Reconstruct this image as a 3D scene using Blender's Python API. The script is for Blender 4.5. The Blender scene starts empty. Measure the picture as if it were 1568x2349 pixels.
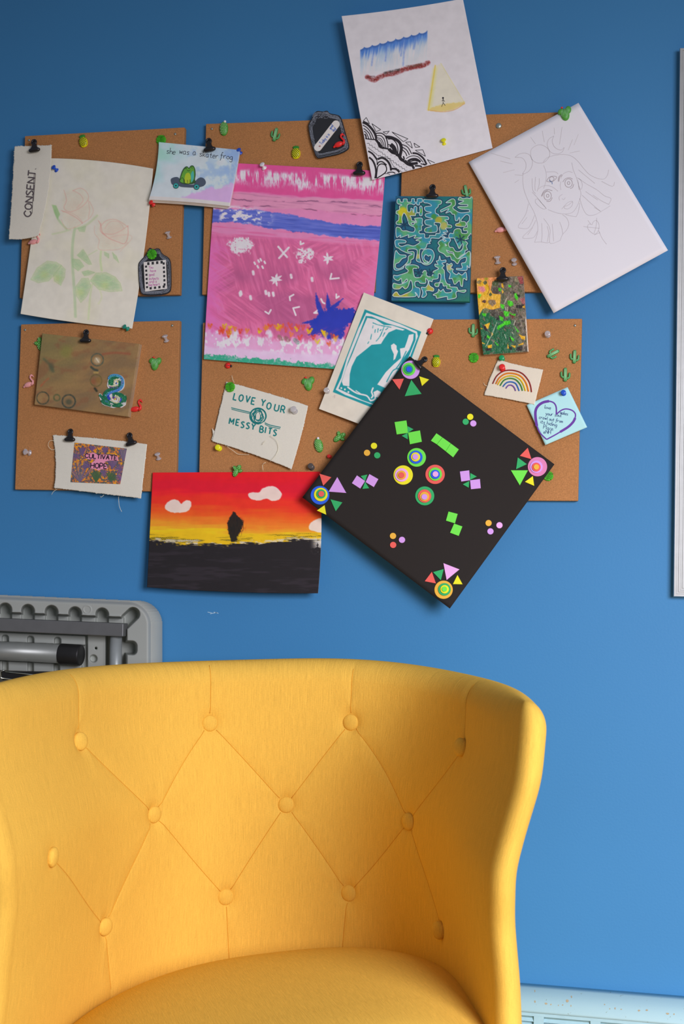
import bpy, bmesh, math, random
import numpy as np
from mathutils import Vector, Matrix
# ================= camera =================
IMW, IMH, FPX = 1568.0, 2349.0, 3262.0
YAW, PITCH, ROLL = [math.radians(a) for a in (12.02, 2.65, 1.28)]
CAM = np.array([0.51, -2.39, 1.0])
_f = np.array([-math.sin(YAW)*math.cos(PITCH), math.cos(YAW)*math.cos(PITCH), math.sin(PITCH)])
_r = np.cross(_f, [0, 0, 1.]); _r /= np.linalg.norm(_r); _u = np.cross(_r, _f)
CR = _r*math.cos(ROLL)+_u*math.sin(ROLL); CU = -_r*math.sin(ROLL)+_u*math.cos(ROLL); CF = _f
sc = bpy.context.scene
cam = bpy.data.objects.new('camera', bpy.data.cameras.new('camera')); sc.collection.objects.link(cam)
cam.matrix_world = Matrix([[CR[i], CU[i], -CF[i], CAM[i]] for i in range(3)]+[[0, 0, 0, 1]])
cam.data.sensor_fit = 'VERTICAL'; cam.data.sensor_height = 36.0; cam.data.lens = 50.0
cam.data.dof.use_dof = True; cam.data.dof.focus_distance = 2.28; cam.data.dof.aperture_fstop = 11.0
sc.camera = cam
# ================= world, light, exposure =================
w = bpy.data.worlds.new('world'); sc.world = w; w.use_nodes = True
bgn = w.node_tree.nodes['Background']; bgn.inputs[0].default_value = (.80, .82, 1.0, 1); bgn.inputs[1].default_value = 0.20
def area(name, loc, target, sx, sy, power, color):
    l = bpy.data.lights.new(name, 'AREA'); l.shape = 'RECTANGLE'; l.size = sx; l.size_y = sy; l.energy = power; l.color = color
    o = bpy.data.objects.new(name, l); sc.collection.objects.link(o); o.location = loc
    o.rotation_euler = (Vector(target)-Vector(loc)).to_track_quat('-Z', 'Y').to_euler(); return o
wl = area('window_light', (1.75, -2.7, 1.45), (0.45, -.1, -.8), 1.1, 1.2, 55, (1.0, .94, 1.06)); wl.data.spread = math.radians(112)
sc.view_settings.view_transform = 'Standard'; sc.view_settings.look = 'None'
sc.view_settings.gamma = 1.0; sc.view_settings.use_curve_mapping = False; sc.view_settings.exposure = 0.0
# ================= helpers =================
def P(px, py, d=0.0):
    """point of the plane d metres in front of the wall that the photograph shows at this pixel"""
    px = np.asarray(px, float); py = np.asarray(py, float); d = np.asarray(d, float)
    X = (px-IMW/2)/FPX; Y = -(py-IMH/2)/FPX
    D = CF+X[..., None]*CR+Y[..., None]*CU
    t = (-d-CAM[1])/D[..., 1]
    return CAM+D*t[..., None]
def lin(c):
    c = np.asarray(c, float)/255.0
    return np.where(c <= .04045, c/12.92, ((c+.055)/1.055)**2.4)
ILL = np.array([.66, .62, .76])
def alb(c, g=1.0):
    return np.clip(lin(c)/ILL*g, 0.001, .93)
_mats = {}
def mat(name, rgb=None, rough=.7, kind=None, g=1.0, spec=.3, **kw):
    if name in _mats: return _mats[name]
    m = bpy.data.materials.new(name); m.use_nodes = True; nt = m.node_tree; b = nt.nodes['Principled BSDF']
    N = nt.nodes.new; Lk = nt.links.new
    b.inputs['Roughness'].default_value = rough; b.inputs['Specular IOR Level'].default_value = spec
    if kw.get('metal'): b.inputs['Metallic'].default_value = kw['metal']
    if kw.get('trans'): b.inputs['Transmission Weight'].default_value = kw['trans']; b.inputs['IOR'].default_value = 1.3
    if kw.get('coat'): b.inputs['Coat Weight'].default_value = kw['coat']; b.inputs['Coat Roughness'].default_value = .15
    if kw.get('sheen'): b.inputs['Sheen Weight'].default_value = kw['sheen']
    col = None
    if rgb is not None:
        col = tuple(alb(rgb, g)) + (1,); b.inputs['Base Color'].default_value = col
    vc = None
    if kw.get('vcol'):
        vc = N('ShaderNodeAttribute'); vc.attribute_name = 'paint'; vc.attribute_type = 'GEOMETRY'
        Lk(vc.outputs['Color'], b.inputs['Base Color'])
    def noise(scale, detail=2, vec=None, rough=.5, sx=1, sy=1, sz=1):
        n = N('ShaderNodeTexNoise'); n.inputs['Scale'].default_value = scale; n.inputs['Detail'].default_value = detail; n.inputs['Roughness'].default_value = rough
        tc = N('ShaderNodeTexCoord'); mp = N('ShaderNodeMapping'); mp.inputs['Scale'].default_value = (sx, sy, sz)
        Lk(tc.outputs[vec or 'Object'], mp.inputs[0]); Lk(mp.outputs[0], n.inputs['Vector']); return n
    def bump(src, strength, dist, prev=None):
        n = N('ShaderNodeBump'); n.inputs['Strength'].default_value = strength; n.inputs['Distance'].default_value = dist
        Lk(src, n.inputs['Height'])
        if prev is not None: Lk(prev.outputs[0], n.inputs['Normal'])
        Lk(n.outputs[0], b.inputs['Normal']); return n
    def ramp(src, stops):
        r = N('ShaderNodeValToRGB'); e = r.color_ramp.elements
        while len(e) < len(stops): e.new(.5)
        for i, (p, c) in enumerate(stops): e[i].position = p; e[i].color = tuple(c)+(1,)
        Lk(src, r.inputs[0]); return r
    def mul(fac_src, lo, hi):
        mr = N('ShaderNodeMapRange'); mr.inputs['From Min'].default_value = .3; mr.inputs['From Max'].default_value = .7
        mr.inputs['To Min'].default_value = lo; mr.inputs['To Max'].default_value = hi; Lk(fac_src, mr.inputs[0])
        mx = N('ShaderNodeMix'); mx.data_type = 'RGBA'; mx.blend_type = 'MULTIPLY'; mx.inputs[0].default_value = 1
        prev = b.inputs['Base Color'].links[0].from_socket if b.inputs['Base Color'].links else None
        if prev is not None: Lk(prev, mx.inputs[6])
        else: mx.inputs[6].default_value = col
        Lk(mr.outputs[0], mx.inputs[7]); Lk(mx.outputs[2], b.inputs['Base Color'])
    if kind == 'wall':
        n = noise(260, 3); bump(n.outputs[0], .25, .0006); n2 = noise(2.5, 3); mul(n2.outputs[0], .97, 1.03)
    elif kind == 'cork':
        n = noise(520, 4, rough=.75); a = np.array(col[:3])
        r = ramp(n.outputs[0], [(.25, a*.6), (.42, a*.86), (.55, a), (.66, a*1.2), (.76, np.minimum(a*1.55, .9))]); Lk(r.outputs[0], b.inputs['Base Color'])
        n3 = noise(6, 2); mul(n3.outputs[0], .95, 1.05)
        v = noise(420, 1, rough=.3)
        vr = ramp(v.outputs[0], [(0, (1, 1, 1)), (.74, (1, 1, 1)), (.82, (.55, .5, .45))])
        mx = N('ShaderNodeMix'); mx.data_type = 'RGBA'; mx.blend_type = 'MULTIPLY'; mx.inputs[0].default_value = .8
        Lk(b.inputs['Base Color'].links[0].from_socket, mx.inputs[6]); Lk(vr.outputs[0], mx.inputs[7]); Lk(mx.outputs[2], b.inputs['Base Color'])
        bump(n.outputs[0], .5, .0008)
    elif kind == 'linen':      # chair upholstery: slubby vertical yarns, fine cross weave
        n = noise(1, 3, 'UV', .6, 850, 24, 1); n2 = noise(1, 2, 'UV', .5, 260, 900, 1); n3 = noise(1, 2, 'UV', .6, 1700, 80, 1)
        mul(n.outputs[0], .90, 1.08); mul(n2.outputs[0], .95, 1.05); mul(n3.outputs[0], .93, 1.07)
        x = bump(n.outputs[0], .5, .0010); x = bump(n3.outputs[0], .45, .0008, x); bump(n2.outputs[0], .3, .0006, x)
    elif kind == 'cloth':
        n = noise(1500, 2); mul(n.outputs[0], .93, 1.04); n2 = noise(60, 3); x = bump(n.outputs[0], .4, .0004); bump(n2.outputs[0], .35, .0015, x)
    elif kind == 'paper':
        n = noise(900, 3); bump(n.outputs[0], .15, .0002); n2 = noise(4, 2); mul(n2.outputs[0], .992, 1.008)
    elif kind == 'paint':
        n = noise(240, 4, rough=.65); bump(n.outputs[0], .35, .0006); mul(n.outputs[0], .93, 1.05)
    elif kind == 'plastic':
        n = noise(700, 2); bump(n.outputs[0], .2, .0003); n2 = noise(8, 3); mul(n2.outputs[0], .95, 1.04)
    elif kind == 'worn':
        n = noise(75, 4, rough=.7, sx=1, sy=1, sz=.6)
        r = ramp(n.outputs[0], [(0, (1, 1, 1)), (.66, (1, 1, 1)), (.70, (.62, .48, .34))])
        mx = N('ShaderNodeMix'); mx.data_type = 'RGBA'; mx.blend_type = 'MULTIPLY'; mx.inputs[0].default_value = .8
        mx.inputs[6].default_value = col; Lk(r.outputs[0], mx.inputs[7]); Lk(mx.outputs[2], b.inputs['Base Color']); bump(n.outputs[0], .15, .001)
    elif kind == 'wood':
        n = noise(3, 4, sx=12, sy=1, sz=12); mul(n.outputs[0], .7, 1.15)
    else:
        n = noise(60, 2); mul(n.outputs[0], .96, 1.04)
    _mats[name] = m; return m
def mesh_obj(name, V, F, m, parent=None, smooth=False, cols=None, uv=None):
    me = bpy.data.meshes.new(name)
    V = np.asarray(V, float)
    if isinstance(F, np.ndarray):
        nF, k = F.shape
        me.vertices.add(len(V)); me.vertices.foreach_set('co', V.astype(np.float32).ravel())
        me.loops.add(nF*k); me.loops.foreach_set('vertex_index', F.astype(np.int32).ravel())
        me.polygons.add(nF); me.polygons.foreach_set('loop_start', np.arange(0, nF*k, k, dtype=np.int32))
        me.update(calc_edges=True)
    else:
        me.from_pydata(V.tolist(), [], F)
    if smooth: me.polygons.foreach_set('use_smooth', np.ones(len(me.polygons), bool))
    if cols is not None:
        a = me.color_attributes.new('paint', 'FLOAT_COLOR', 'POINT')
        a.data.foreach_set('color', np.concatenate([cols, np.ones((len(cols), 1))], 1).astype(np.float32).ravel())
    if uv is not None:
        l = me.uv_layers.new(name='UVMap'); idx = np.zeros(len(me.loops), np.int32); me.loops.foreach_get('vertex_index', idx)
        l.data.foreach_set('uv', np.asarray(uv)[idx].astype(np.float32).ravel())
    if m is not None: me.materials.append(m)
    me.validate(); me.update()
    o = bpy.data.objects.new(name, me); sc.collection.objects.link(o)
    if parent is not None: o.parent = parent; o.matrix_parent_inverse = parent.matrix_world.inverted()
    return o
def tag(o, label=None, cat=None, group=None, kind=None):
    if label: o['label'] = label
    if cat: o['category'] = cat
    if group: o['group'] = group
    if kind: o['kind'] = kind
    return o
def empty(name, loc, label, cat, group=None):
    o = bpy.data.objects.new(name, None); sc.collection.objects.link(o); o.matrix_world = Matrix.Translation(Vector(loc)); o.empty_display_size = .02
    bpy.context.view_layer.update()
    return tag(o, label, cat, group)
def grid_faces(nu, nv, off=0, flip=False):
    i = np.arange(nu-1)[None, :]+np.arange(nv-1)[:, None]*nu+off
    F = np.stack([i, i+nu, i+nu+1, i+1], -1).reshape(-1, 4)
    return F[:, ::-1] if flip else F
def box_vf(x0, x1, y0, y1, z0, z1):
    V = [(x, y, z) for z in (z0, z1) for y in (y0, y1) for x in (x0, x1)]
    return V, [(0, 2, 3, 1), (4, 5, 7, 6), (0, 1, 5, 4), (1, 3, 7, 5), (3, 2, 6, 7), (2, 0, 4, 6)]
def box(name, x0, x1, y0, y1, z0, z1, m, parent=None, bevel=0.0):
    V, F = box_vf(x0, x1, y0, y1, z0, z1); o = mesh_obj(name, V, F, m, parent)
    if bevel:
        bv = o.modifiers.new('bevel', 'BEVEL'); bv.width = bevel; bv.segments = 3
    return o
def lathe_vf(prof, seg=24):
    V = []; F = []
    for r, z in prof:
        for k in range(seg):
            a = 2*math.pi*k/seg; V.append((r*math.cos(a), r*math.sin(a), z))
    for i in range(len(prof)-1):
        for k in range(seg):
            a, b_ = i*seg+k, i*seg+(k+1) % seg; F.append((a, b_, b_+seg, a+seg))
    F.append(tuple(range(seg))[::-1]); F.append(tuple(range((len(prof)-1)*seg, len(prof)*seg)))
    return V, F
def tube_vf(pts, rad, seg=8):
    pts = [Vector(p) for p in pts]; V = []; F = []; n = len(pts)
    rad = rad if hasattr(rad, '__len__') else [rad]*n
    up = Vector((0.3, 0.2, 1)).normalized()
    for i, p in enumerate(pts):
        t = (pts[min(i+1, n-1)]-pts[max(i-1, 0)]).normalized()
        a = t.cross(up)
        if a.length < 1e-3: a = t.cross(Vector((1, 0, 0)))
        a.normalize(); b_ = t.cross(a)
        for k in range(seg):
            q = 2*math.pi*k/seg; V.append(tuple(p+(a*math.cos(q)+b_*math.sin(q))*rad[i]))
    for i in range(n-1):
        for k in range(seg):
            a, b_ = i*seg+k, i*seg+(k+1) % seg; F.append((a, a+seg, b_+seg, b_))
    F.append(tuple(range(seg))); F.append(tuple(range((n-1)*seg, n*seg))[::-1])
    return V, F
def join_vf(parts):
    V = []; F = []
    for v, f in parts:
        o = len(V); V += [tuple(x) for x in v]; F += [tuple(i+o for i in q) for q in f]
    return V, F
def catmull(pts, step=3.0, closed=False):
    p = np.asarray(pts, float); n = len(p)
    if n < 3: 
        k = max(2, int(np.hypot(*(p[-1]-p[0]))/step)+1); return p[0]+(p[-1]-p[0])*np.linspace(0, 1, k)[:, None]
    out = []
    rng = range(n) if closed else range(n-1)
    for i in rng:
        if closed: a, b_, c, d = p[i-1], p[i], p[(i+1) % n], p[(i+2) % n]
        else: a, b_, c, d = p[max(i-1, 0)], p[i], p[i+1], p[min(i+2, n-1)]
        k = max(1, int(np.hypot(*(c-b_))/step)); t = np.linspace(0, 1, k, endpoint=False)[:, None] if k > 1 else np.array([[0.]])
        out.append(.5*((2*b_)+(-a+c)*t+(2*a-5*b_+4*c-d)*t**2+(-a+3*b_-3*c+d)*t**3))
    if not closed: out.append(p[-1:])
    return np.vstack(out)
def resample(pts, step=3.0):
    p = np.asarray(pts, float); out = []
    for a, b_ in zip(p[:-1], p[1:]):
        k = max(1, int(np.ceil(np.hypot(*(b_-a))/step))); out.append(a+(b_-a)*np.linspace(0, 1, k, endpoint=False)[:, None])
    out.append(p[-1:]); return np.vstack(out)
def Z(x0, y0, s, pts): return [(x0+p[0]/s, y0+p[1]/s) for p in pts]
# numpy value noise
def vnoise(X, Y, seed=0):
    xi = np.floor(X).astype(np.int64); yi = np.floor(Y).astype(np.int64); fx = X-xi; fy = Y-yi
    fx = fx*fx*(3-2*fx); fy = fy*fy*(3-2*fy)
    def h(a, b_):
        v = np.sin(a*127.1+b_*311.7+seed*74.7)*43758.5453; return v-np.floor(v)
    return (h(xi, yi)*(1-fx)+h(xi+1, yi)*fx)*(1-fy)+(h(xi, yi+1)*(1-fx)+h(xi+1, yi+1)*fx)*fy
def fbm(X, Y, sx, sy=None, seed=0, o=3, ang=0):
    sy = sy or sx; a = math.radians(ang); x = (X*math.cos(a)+Y*math.sin(a))/sx; y = (-X*math.sin(a)+Y*math.cos(a))/sy
    s = 0; t = 0
    for k in range(o): s = s+vnoise(x*2**k, y*2**k, seed+k*13)*.6**k; t += .6**k
    return s/t
def sst(a, b_, x):
    t = np.clip((x-a)/(b_-a), 0, 1); return t*t*(3-2*t)
# ================= sheets: curved patches hung in front of the wall =================
class Sheet:
    def __init__(s, corners, depth, bulge=0.0, mids=None, fn=None):
        s.c = np.array(corners, float); s.d = depth if hasattr(depth, '__len__') else [depth]*4
        s.b = bulge; m = mids or {}; s.m = [np.array(m.get(k, (0, 0)), float) for k in 'TRBL']; s.fn = fn
    def px(s, u, v):
        u = np.asarray(u, float); v = np.asarray(v, float); U = u[..., None]; W = v[..., None]
        A, B, C, D = s.c; base = (1-U)*(1-W)*A+U*(1-W)*B+U*W*C+(1-U)*W*D
        qu = 4*U*(1-U); qv = 4*W*(1-W)
        return base+qu*(1-W)*s.m[0]+qv*U*s.m[1]+qu*W*s.m[2]+qv*(1-U)*s.m[3]
    def uv(s, X, Y):
        X = np.asarray(X, float); Y = np.asarray(Y, float); u = np.full(X.shape, .5); v = np.full(X.shape, .5)
        for _ in range(7):
            p = s.px(u, v); pu = (s.px(u+1e-4, v)-p)*1e4; pv = (s.px(u, v+1e-4)-p)*1e4
            ex = X-p[..., 0]; ey = Y-p[..., 1]; det = pu[..., 0]*pv[..., 1]-pu[..., 1]*pv[..., 0]
            u = u+(ex*pv[..., 1]-ey*pv[..., 0])/det; v = v+(pu[..., 0]*ey-pu[..., 1]*ex)/det
            u = np.clip(u, -.3, 1.3); v = np.clip(v, -.3, 1.3)
        return u, v
    def dep(s, u, v):
        a, b_, c, d = s.d; r = (1-u)*(1-v)*a+u*(1-v)*b_+u*v*c+(1-u)*v*d
        r = r+s.b*4*u*(1-u)*4*v*(1-v)
        if s.fn: r = r+s.fn(u, v)
        return r
    def pt(s, X, Y, off=0.0):
        u, v = s.uv(X, Y); q = P(X, Y, s.dep(u, v)); q = q.copy(); q[..., 1] -= off; return q
    def mesh(s, name, m, nu=24, nv=24, thick=.0004, paint=None, parent=None, ragged=0.0, seed=0):
        u, v = np.meshgrid(np.linspace(0, 1, nu), np.linspace(0, 1, nv)); p = s.px(u, v)
        if ragged:
            rr = np.random.RandomState(seed)
            for sl, ax in (((0, slice(None)), 1), ((-1, slice(None)), 1), ((slice(None), 0), 0), ((slice(None), -1), 0)):
                n = p[sl].shape[0]; p[sl][:, ax] += rr.normal(0, ragged, n)+np.sin(np.arange(n)*.35+seed)*ragged*.8
        X, Y = p[..., 0].ravel(), p[..., 1].ravel()
        V = P(X, Y, s.dep(u.ravel(), v.ravel()))
        F = grid_faces(nu, nv)
        # skirt and back
        B = V.copy(); B[:, 1] += thick
        ring = np.concatenate([np.arange(nu), np.arange(1, nv)*nu+nu-1, (nv-1)*nu+np.arange(nu-2, -1, -1), np.arange(nv-2, 0, -1)*nu])
        k = len(ring); n0 = len(V); nxt = np.roll(np.arange(k), -1)
        skirt = np.stack([ring, ring[nxt], n0+nxt, n0+np.arange(k)], 1)
        cu, cv = 12, 12; U2, V2 = np.meshgrid(np.linspace(0, 1, cu), np.linspace(0, 1, cv)); p2 = s.px(U2, V2)
        bk = P(p2[..., 0].ravel(), p2[..., 1].ravel(), s.dep(U2.ravel(), V2.ravel())); bk[:, 1] += thick
        Vt = np.concatenate([V, B[ring], bk]); Ft = np.concatenate([F, skirt, grid_faces(cu, cv, n0+k, True)])
        cols = None
        if paint is not None:
            c, edge = paint(X, Y, u.ravel(), v.ravel()); cf = alb(c)
            ec = np.tile(alb(np.array(edge, float)), (k+len(bk), 1)); cols = np.concatenate([cf, ec])
        return mesh_obj(name, Vt, Ft, m, parent, smooth=False if thick > .002 else False, cols=cols)
class Flat(Sheet):       # the plain front of a board: everything at one depth
    def __init__(s, d): s.dd = d
    def uv(s, X, Y): return X, Y
    def dep(s, u, v): return s.dd+0*np.asarray(u, float)
def ribbons(name, sheet, strokes, m, parent, off=.00025, width=1.0, step=2.5, smooth=True, label=None):
    """ink strokes: list of pts or (pts, width[px])"""
    V = []; F = []
    for st in strokes:
        wd = width
        if isinstance(st, tuple) and len(st) == 2 and hasattr(st[0], '__len__') and not hasattr(st[1], '__len__'): st, wd = st
        p = catmull(st, step) if smooth and len(st) > 2 else resample(st, step)
        p = p[np.concatenate([[True], np.hypot(*np.diff(p, axis=0).T) > 1e-3])]
        if len(p) < 2: continue
        t = np.gradient(p, axis=0); t /= np.hypot(t[:, 0], t[:, 1])[:, None]+1e-9; n = np.stack([-t[:, 1], t[:, 0]], 1)
        wv = np.full(len(p), wd/2.)
        if not isinstance(sheet, Flat):
            uu, vv = sheet.uv(p[:, 0], p[:, 1]); ok = (uu > .002) & (uu < .998) & (vv > .002) & (vv < .998); okf = ok[:-1] & ok[1:]
            if not okf.any(): continue
        else: okf = np.ones(len(p)-1, bool)
        q = np.concatenate([p+n*wv[:, None], p-n*wv[:, None]]); o = len(V); k = len(p)
        V += sheet.pt(q[:, 0], q[:, 1], off).tolist()
        F += [(o+i, o+i+1, o+k+i+1, o+k+i) for i in range(k-1) if okf[i]]
    ob = mesh_obj(name, V, F, m, parent)
    if label: ob['label'] = label
    return ob
def slab(name, sheet, poly, m, parent, z0=0.0, z1=.002, label=None, inset=0.0):
    """a flat piece with thickness lying on a sheet"""
    p = np.asarray(poly, float); k = len(p); c = p.mean(0)
    lo = sheet.pt(p[:, 0], p[:, 1], z0)
    mid = lo.copy(); mid[:, 1] -= (z1-z0)*(.75 if inset else 1)
    V = [lo, mid]; 
    if inset:
        q = c+(p-c)*(1-inset); top = lo+(P(q[:, 0], q[:, 1], 0)-P(p[:, 0], p[:, 1], 0)); top[:, 1] = lo[:, 1]-(z1-z0); V.append(top)
    V = np.concatenate(V); n = len(V)//k
    F = [(j*k+i, j*k+(i+1) % k, (j+1)*k+(i+1) % k, (j+1)*k+i) for j in range(n-1) for i in range(k)]
    F.append(tuple(range((n-1)*k, n*k))); F.append(tuple(range(k))[::-1])
    o = mesh_obj(name, V, F, m, parent)
    if label: o['label'] = label
    return o
def circ(cx, cy, r, n=32, ry=None): return [(cx+r*math.cos(2*math.pi*k/n), cy+(ry or r)*math.sin(2*math.pi*k/n)) for k in range(n)]
# ---- stroke lettering ----
GL = {k: [[tuple(map(float, q.split())) for q in s.split(',')] for s in v.split(';')] for k, v in {
'a': '4 5,1 5,0 3,0 1,1 0,3 0,4 2;4 5,4 1,5 0', 'b': '0 10,0 0;0 4,3 5,4 3,4 1,2 0,0 1', 'c': '4 4,3 5,1 5,0 3,0 1,1 0,3 0,4 1', 'd': '4 4,3 5,1 5,0 3,0 1,1 0,3 0,4 2;4 10,4 0',
'e': '0 3,4 3,3 5,1 5,0 3,0 1,1 0,4 .5', 'f': '4 9,3 10,2 8,1.5 0,.5 -4;0 5,4 5', 'g': '4 4,2 5,0 3,0 1,2 0,4 2;4 5,4 -3,2 -4,0 -3', 'h': '0 10,0 0;0 3,2 5,4 4,4 0', 'i': '1 5,1 0;1 7.2,1 8', 'k': '0 10,0 0;4 5,0 2;1 3,4 0',
'l': '1 10,1 1,2 0', 'm': '0 5,0 0;0 3.5,1.2 5,2.5 4,2.5 0;2.5 3.5,4 5,5 4,5 0', 'n': '0 5,0 0;0 3,2 5,4 4,4 0', 'o': '2 5,0 3.5,0 1.5,2 0,4 1.5,4 3.5,2 5', 'r': '0 5,0 0;0 3,2 5,4 5', 's': '4 4.5,2 5,0 4,2 2.6,4 1.2,2 0,0 .5',
't': '2 8,2 1,3 0,4 .5;0 5,4 5', 'u': '0 5,0 1,2 0,4 1;4 5,4 0', 'v': '0 5,2 0,4 5', 'w': '0 5,1 0,2.5 4,4 0,5 5', 'y': '0 5,2 1;4 5,1 -4,0 -4', 'z': '0 5,4 5,0 0,4 0',
'A': '0 0,3 10,6 0;1 4,5 4', 'B': '0 0,0 10,3 10,5 8,3 5.5,0 5.5;3 5.5,6 3,4 0,0 0', 'C': '6 8,3 10,0 7,0 3,3 0,6 2', 'D': '0 0,0 10,3 9,5 5,3 1,0 0', 'E': '5 10,0 10,0 0,5 0;0 5,4 5', 'G': '6 8,3 10,0 7,0 3,3 0,6 2,6 5,3 5', 'H': '0 10,0 0;6 10,6 0;0 5,6 5', 'I': '0 10,0 0',
'L': '0 10,0 0,5 0', 'M': '0 0,0 10,3.5 3,7 10,7 0', 'N': '0 0,0 10,6 0,6 10', 'O': '3 10,.5 8,0 5,.5 2,3 0,5.5 2,6 5,5.5 8,3 10', 'P': '0 0,0 10,4 10,5 7.5,4 5,0 5', 'R': '0 0,0 10,4 10,5 7.5,4 5,0 5;2.5 5,6 0', 'S': '5 9,2.5 10,0 8,2.5 5.5,5 2.5,2.5 0,0 1',
'T': '0 10,6 10;3 10,3 0', 'U': '0 10,0 2,3 0,6 2,6 10', 'V': '0 10,3 0,6 10', 'Y': '0 10,3 5,6 10;3 5,3 0', '.': '0 0,.5 .6', '!': '0 10,0 3;0 .6,0 0', '/': '0 0,4 10', '5': '4 10,0 10,0 6,3 6,4 3,3 0,0 .5', "'": '0 10,0 8'}.items()}
CURVY = set('abcdefghlmnorstuyCDGOSUBPR')
def text(s, x, y, ang, h, xs=1.0, gap=1.6, jit=0.0, seed=1):
    """strokes of a line of lettering; ang in degrees, downward positive as in the picture; h = cap height px"""
    rr = random.Random(seed); a = math.radians(ang); dx = (math.cos(a), math.sin(a)); up = (math.sin(a), -math.cos(a)); k = h/10.; pen = 0; out = []
    for ch in s:
        if ch == ' ': pen += 4*xs; continue
        g = GL.get(ch)
        if not g: continue
        mx = max(p[0] for st in g for p in st); j = rr.uniform(-jit, jit)
        for st in g:
            q = [(x+k*((pen+p[0]*xs)*dx[0]+(p[1]+j)*up[0]), y+k*((pen+p[0]*xs)*dx[1]+(p[1]+j)*up[1])) for p in st]
            out.append(catmull(q, 1.2).tolist() if ch in CURVY and len(q) > 2 else resample(q, 2).tolist())
        pen += (mx+gap)*xs
    return out
def text_len(s, h, xs=1.0, gap=1.6):
    pen = 0
    for ch in s:
        pen += 4*xs if ch == ' ' else (max(p[0] for st in GL[ch] for p in st)+gap)*xs
    return pen*h/10.
# ---- raster painting on the vertices of a sheet ----
class Paint:
    def __init__(s, X, Y, base): s.X = X; s.Y = Y; s.C = np.tile(np.array(base, float), (len(X), 1))
    def mix(s, col, m, idx=None):
        col = np.asarray(col, float)
        if idx is None: s.C += (col-s.C)*np.asarray(m)[:, None]
        else: s.C[idx] += ((col if col.ndim == 1 else col)-s.C[idx])*m[:, None]
    def box(s, pts, mg):
        p = np.asarray(pts); return np.nonzero((s.X > p[:, 0].min()-mg) & (s.X < p[:, 0].max()+mg) & (s.Y > p[:, 1].min()-mg) & (s.Y < p[:, 1].max()+mg))[0]
    def stroke(s, pts, w, col, a=1.0, soft=.7, smooth=True, breakup=0.0, seed=3):
        p = catmull(pts, 4) if smooth and len(pts) > 2 else np.asarray(pts, float)
        i = s.box(p, w+soft+1)
        if not len(i): return
        X, Y = s.X[i], s.Y[i]; d = np.full(len(i), 1e9)
        for a0, b0 in zip(p[:-1], p[1:]):
            v = b0-a0; L = v@v+1e-9; t = np.clip(((X-a0[0])*v[0]+(Y-a0[1])*v[1])/L, 0, 1)
            d = np.minimum(d, np.hypot(X-a0[0]-t*v[0], Y-a0[1]-t*v[1]))
        m = (1-sst(w/2-soft, w/2+soft, d))*a
        if breakup: m = m*(1-breakup*sst(.35, .65, fbm(X, Y, 3, seed=seed)))
        s.mix(col, m, i)
    def poly(s, pts, col, a=1.0, soft=.7, grow=0.0, rough=0.0, seed=5, breakup=0.0):
        p = np.asarray(pts, float); i = s.box(p, soft+grow+2+rough)
        if not len(i): return
        d = sdf(p, s.X[i], s.Y[i])-grow
        if rough: d = d+(fbm(s.X[i], s.Y[i], 4, seed=seed)-.5)*2*rough
        m = (1-sst(-soft, soft, d))*a
        if breakup: m = m*(1-breakup*sst(.4, .6, fbm(s.X[i], s.Y[i], 5, 2, seed=seed+1)))
        s.mix(col, m, i)
def sdf(p, X, Y):
    d = np.full(len(X), 1e9); ins = np.zeros(len(X), bool); n = len(p)
    for k in range(n):
        a0, b0 = p[k], p[(k+1) % n]; v = b0-a0; L = v@v+1e-9; t = np.clip(((X-a0[0])*v[0]+(Y-a0[1])*v[1])/L, 0, 1)
        d = np.minimum(d, np.hypot(X-a0[0]-t*v[0], Y-a0[1]-t*v[1]))
        c = ((a0[1] > Y) != (b0[1] > Y)); 
        with np.errstate(divide='ignore', invalid='ignore'):
            xx = v[0]*(Y-a0[1])/(v[1] if v[1] else 1e-9)+a0[0]
        ins ^= c & (X < xx)
    return np.where(ins, -d, d)
# ================= the setting =================
WALL = mat('blue_wall_paint', (52, 110, 168), .55, 'wall', g=.97)
tag(box('wall_back', -3.0, 3.2, 0.0, .12, 0.0, 2.6, WALL), kind='structure')
tag(box('floor', -3.0, 3.2, -4.2, .12, -.05, 0.0, mat('floor_boards', (150, 120, 85), .5, 'wood', g=.8)), kind='structure')
# ================= baseboard heater =================
HM = mat('heater_enamel', (172, 204, 228), .45, 'worn', g=.66); HM2 = mat('heater_enamel_panel', (170, 205, 232), .45, g=.64); HD = mat('heater_dark', (70, 70, 75), .7)
hx0, hx1 = -.95, 2.3; hd = .055
hz = float(P(1400, 2271, 0.0)[2])
ht = empty('baseboard_heater', (.7, -.03, 0), 'pale blue-white metal baseboard heater with louvred slots, along the wall by the floor', 'heater')
# top cap: rounded, sloping forward
prof = [(0, hz), (-.018, hz-.002), (-.036, hz-.008), (-.048, hz-.016), (-.056, hz-.027), (-.057, hz-.030), (-.050, hz-.031), (-.050, hz-.04), (0, hz-.04)]
V = [(x, y, z) for x in (hx0, hx1) for y, z in prof]; n = len(prof)
mesh_obj('top_cap', V, [(i, (i+1) % n, n+(i+1) % n, n+i) for i in range(n)]+[tuple(range(n))[::-1], tuple(range(n, 2*n))], HM, ht, True)
box('back_panel', hx0, hx1, -.012, 0, .02, hz-.045, HD, ht)
zt_, zb_ = hz-.047, .05
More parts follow.
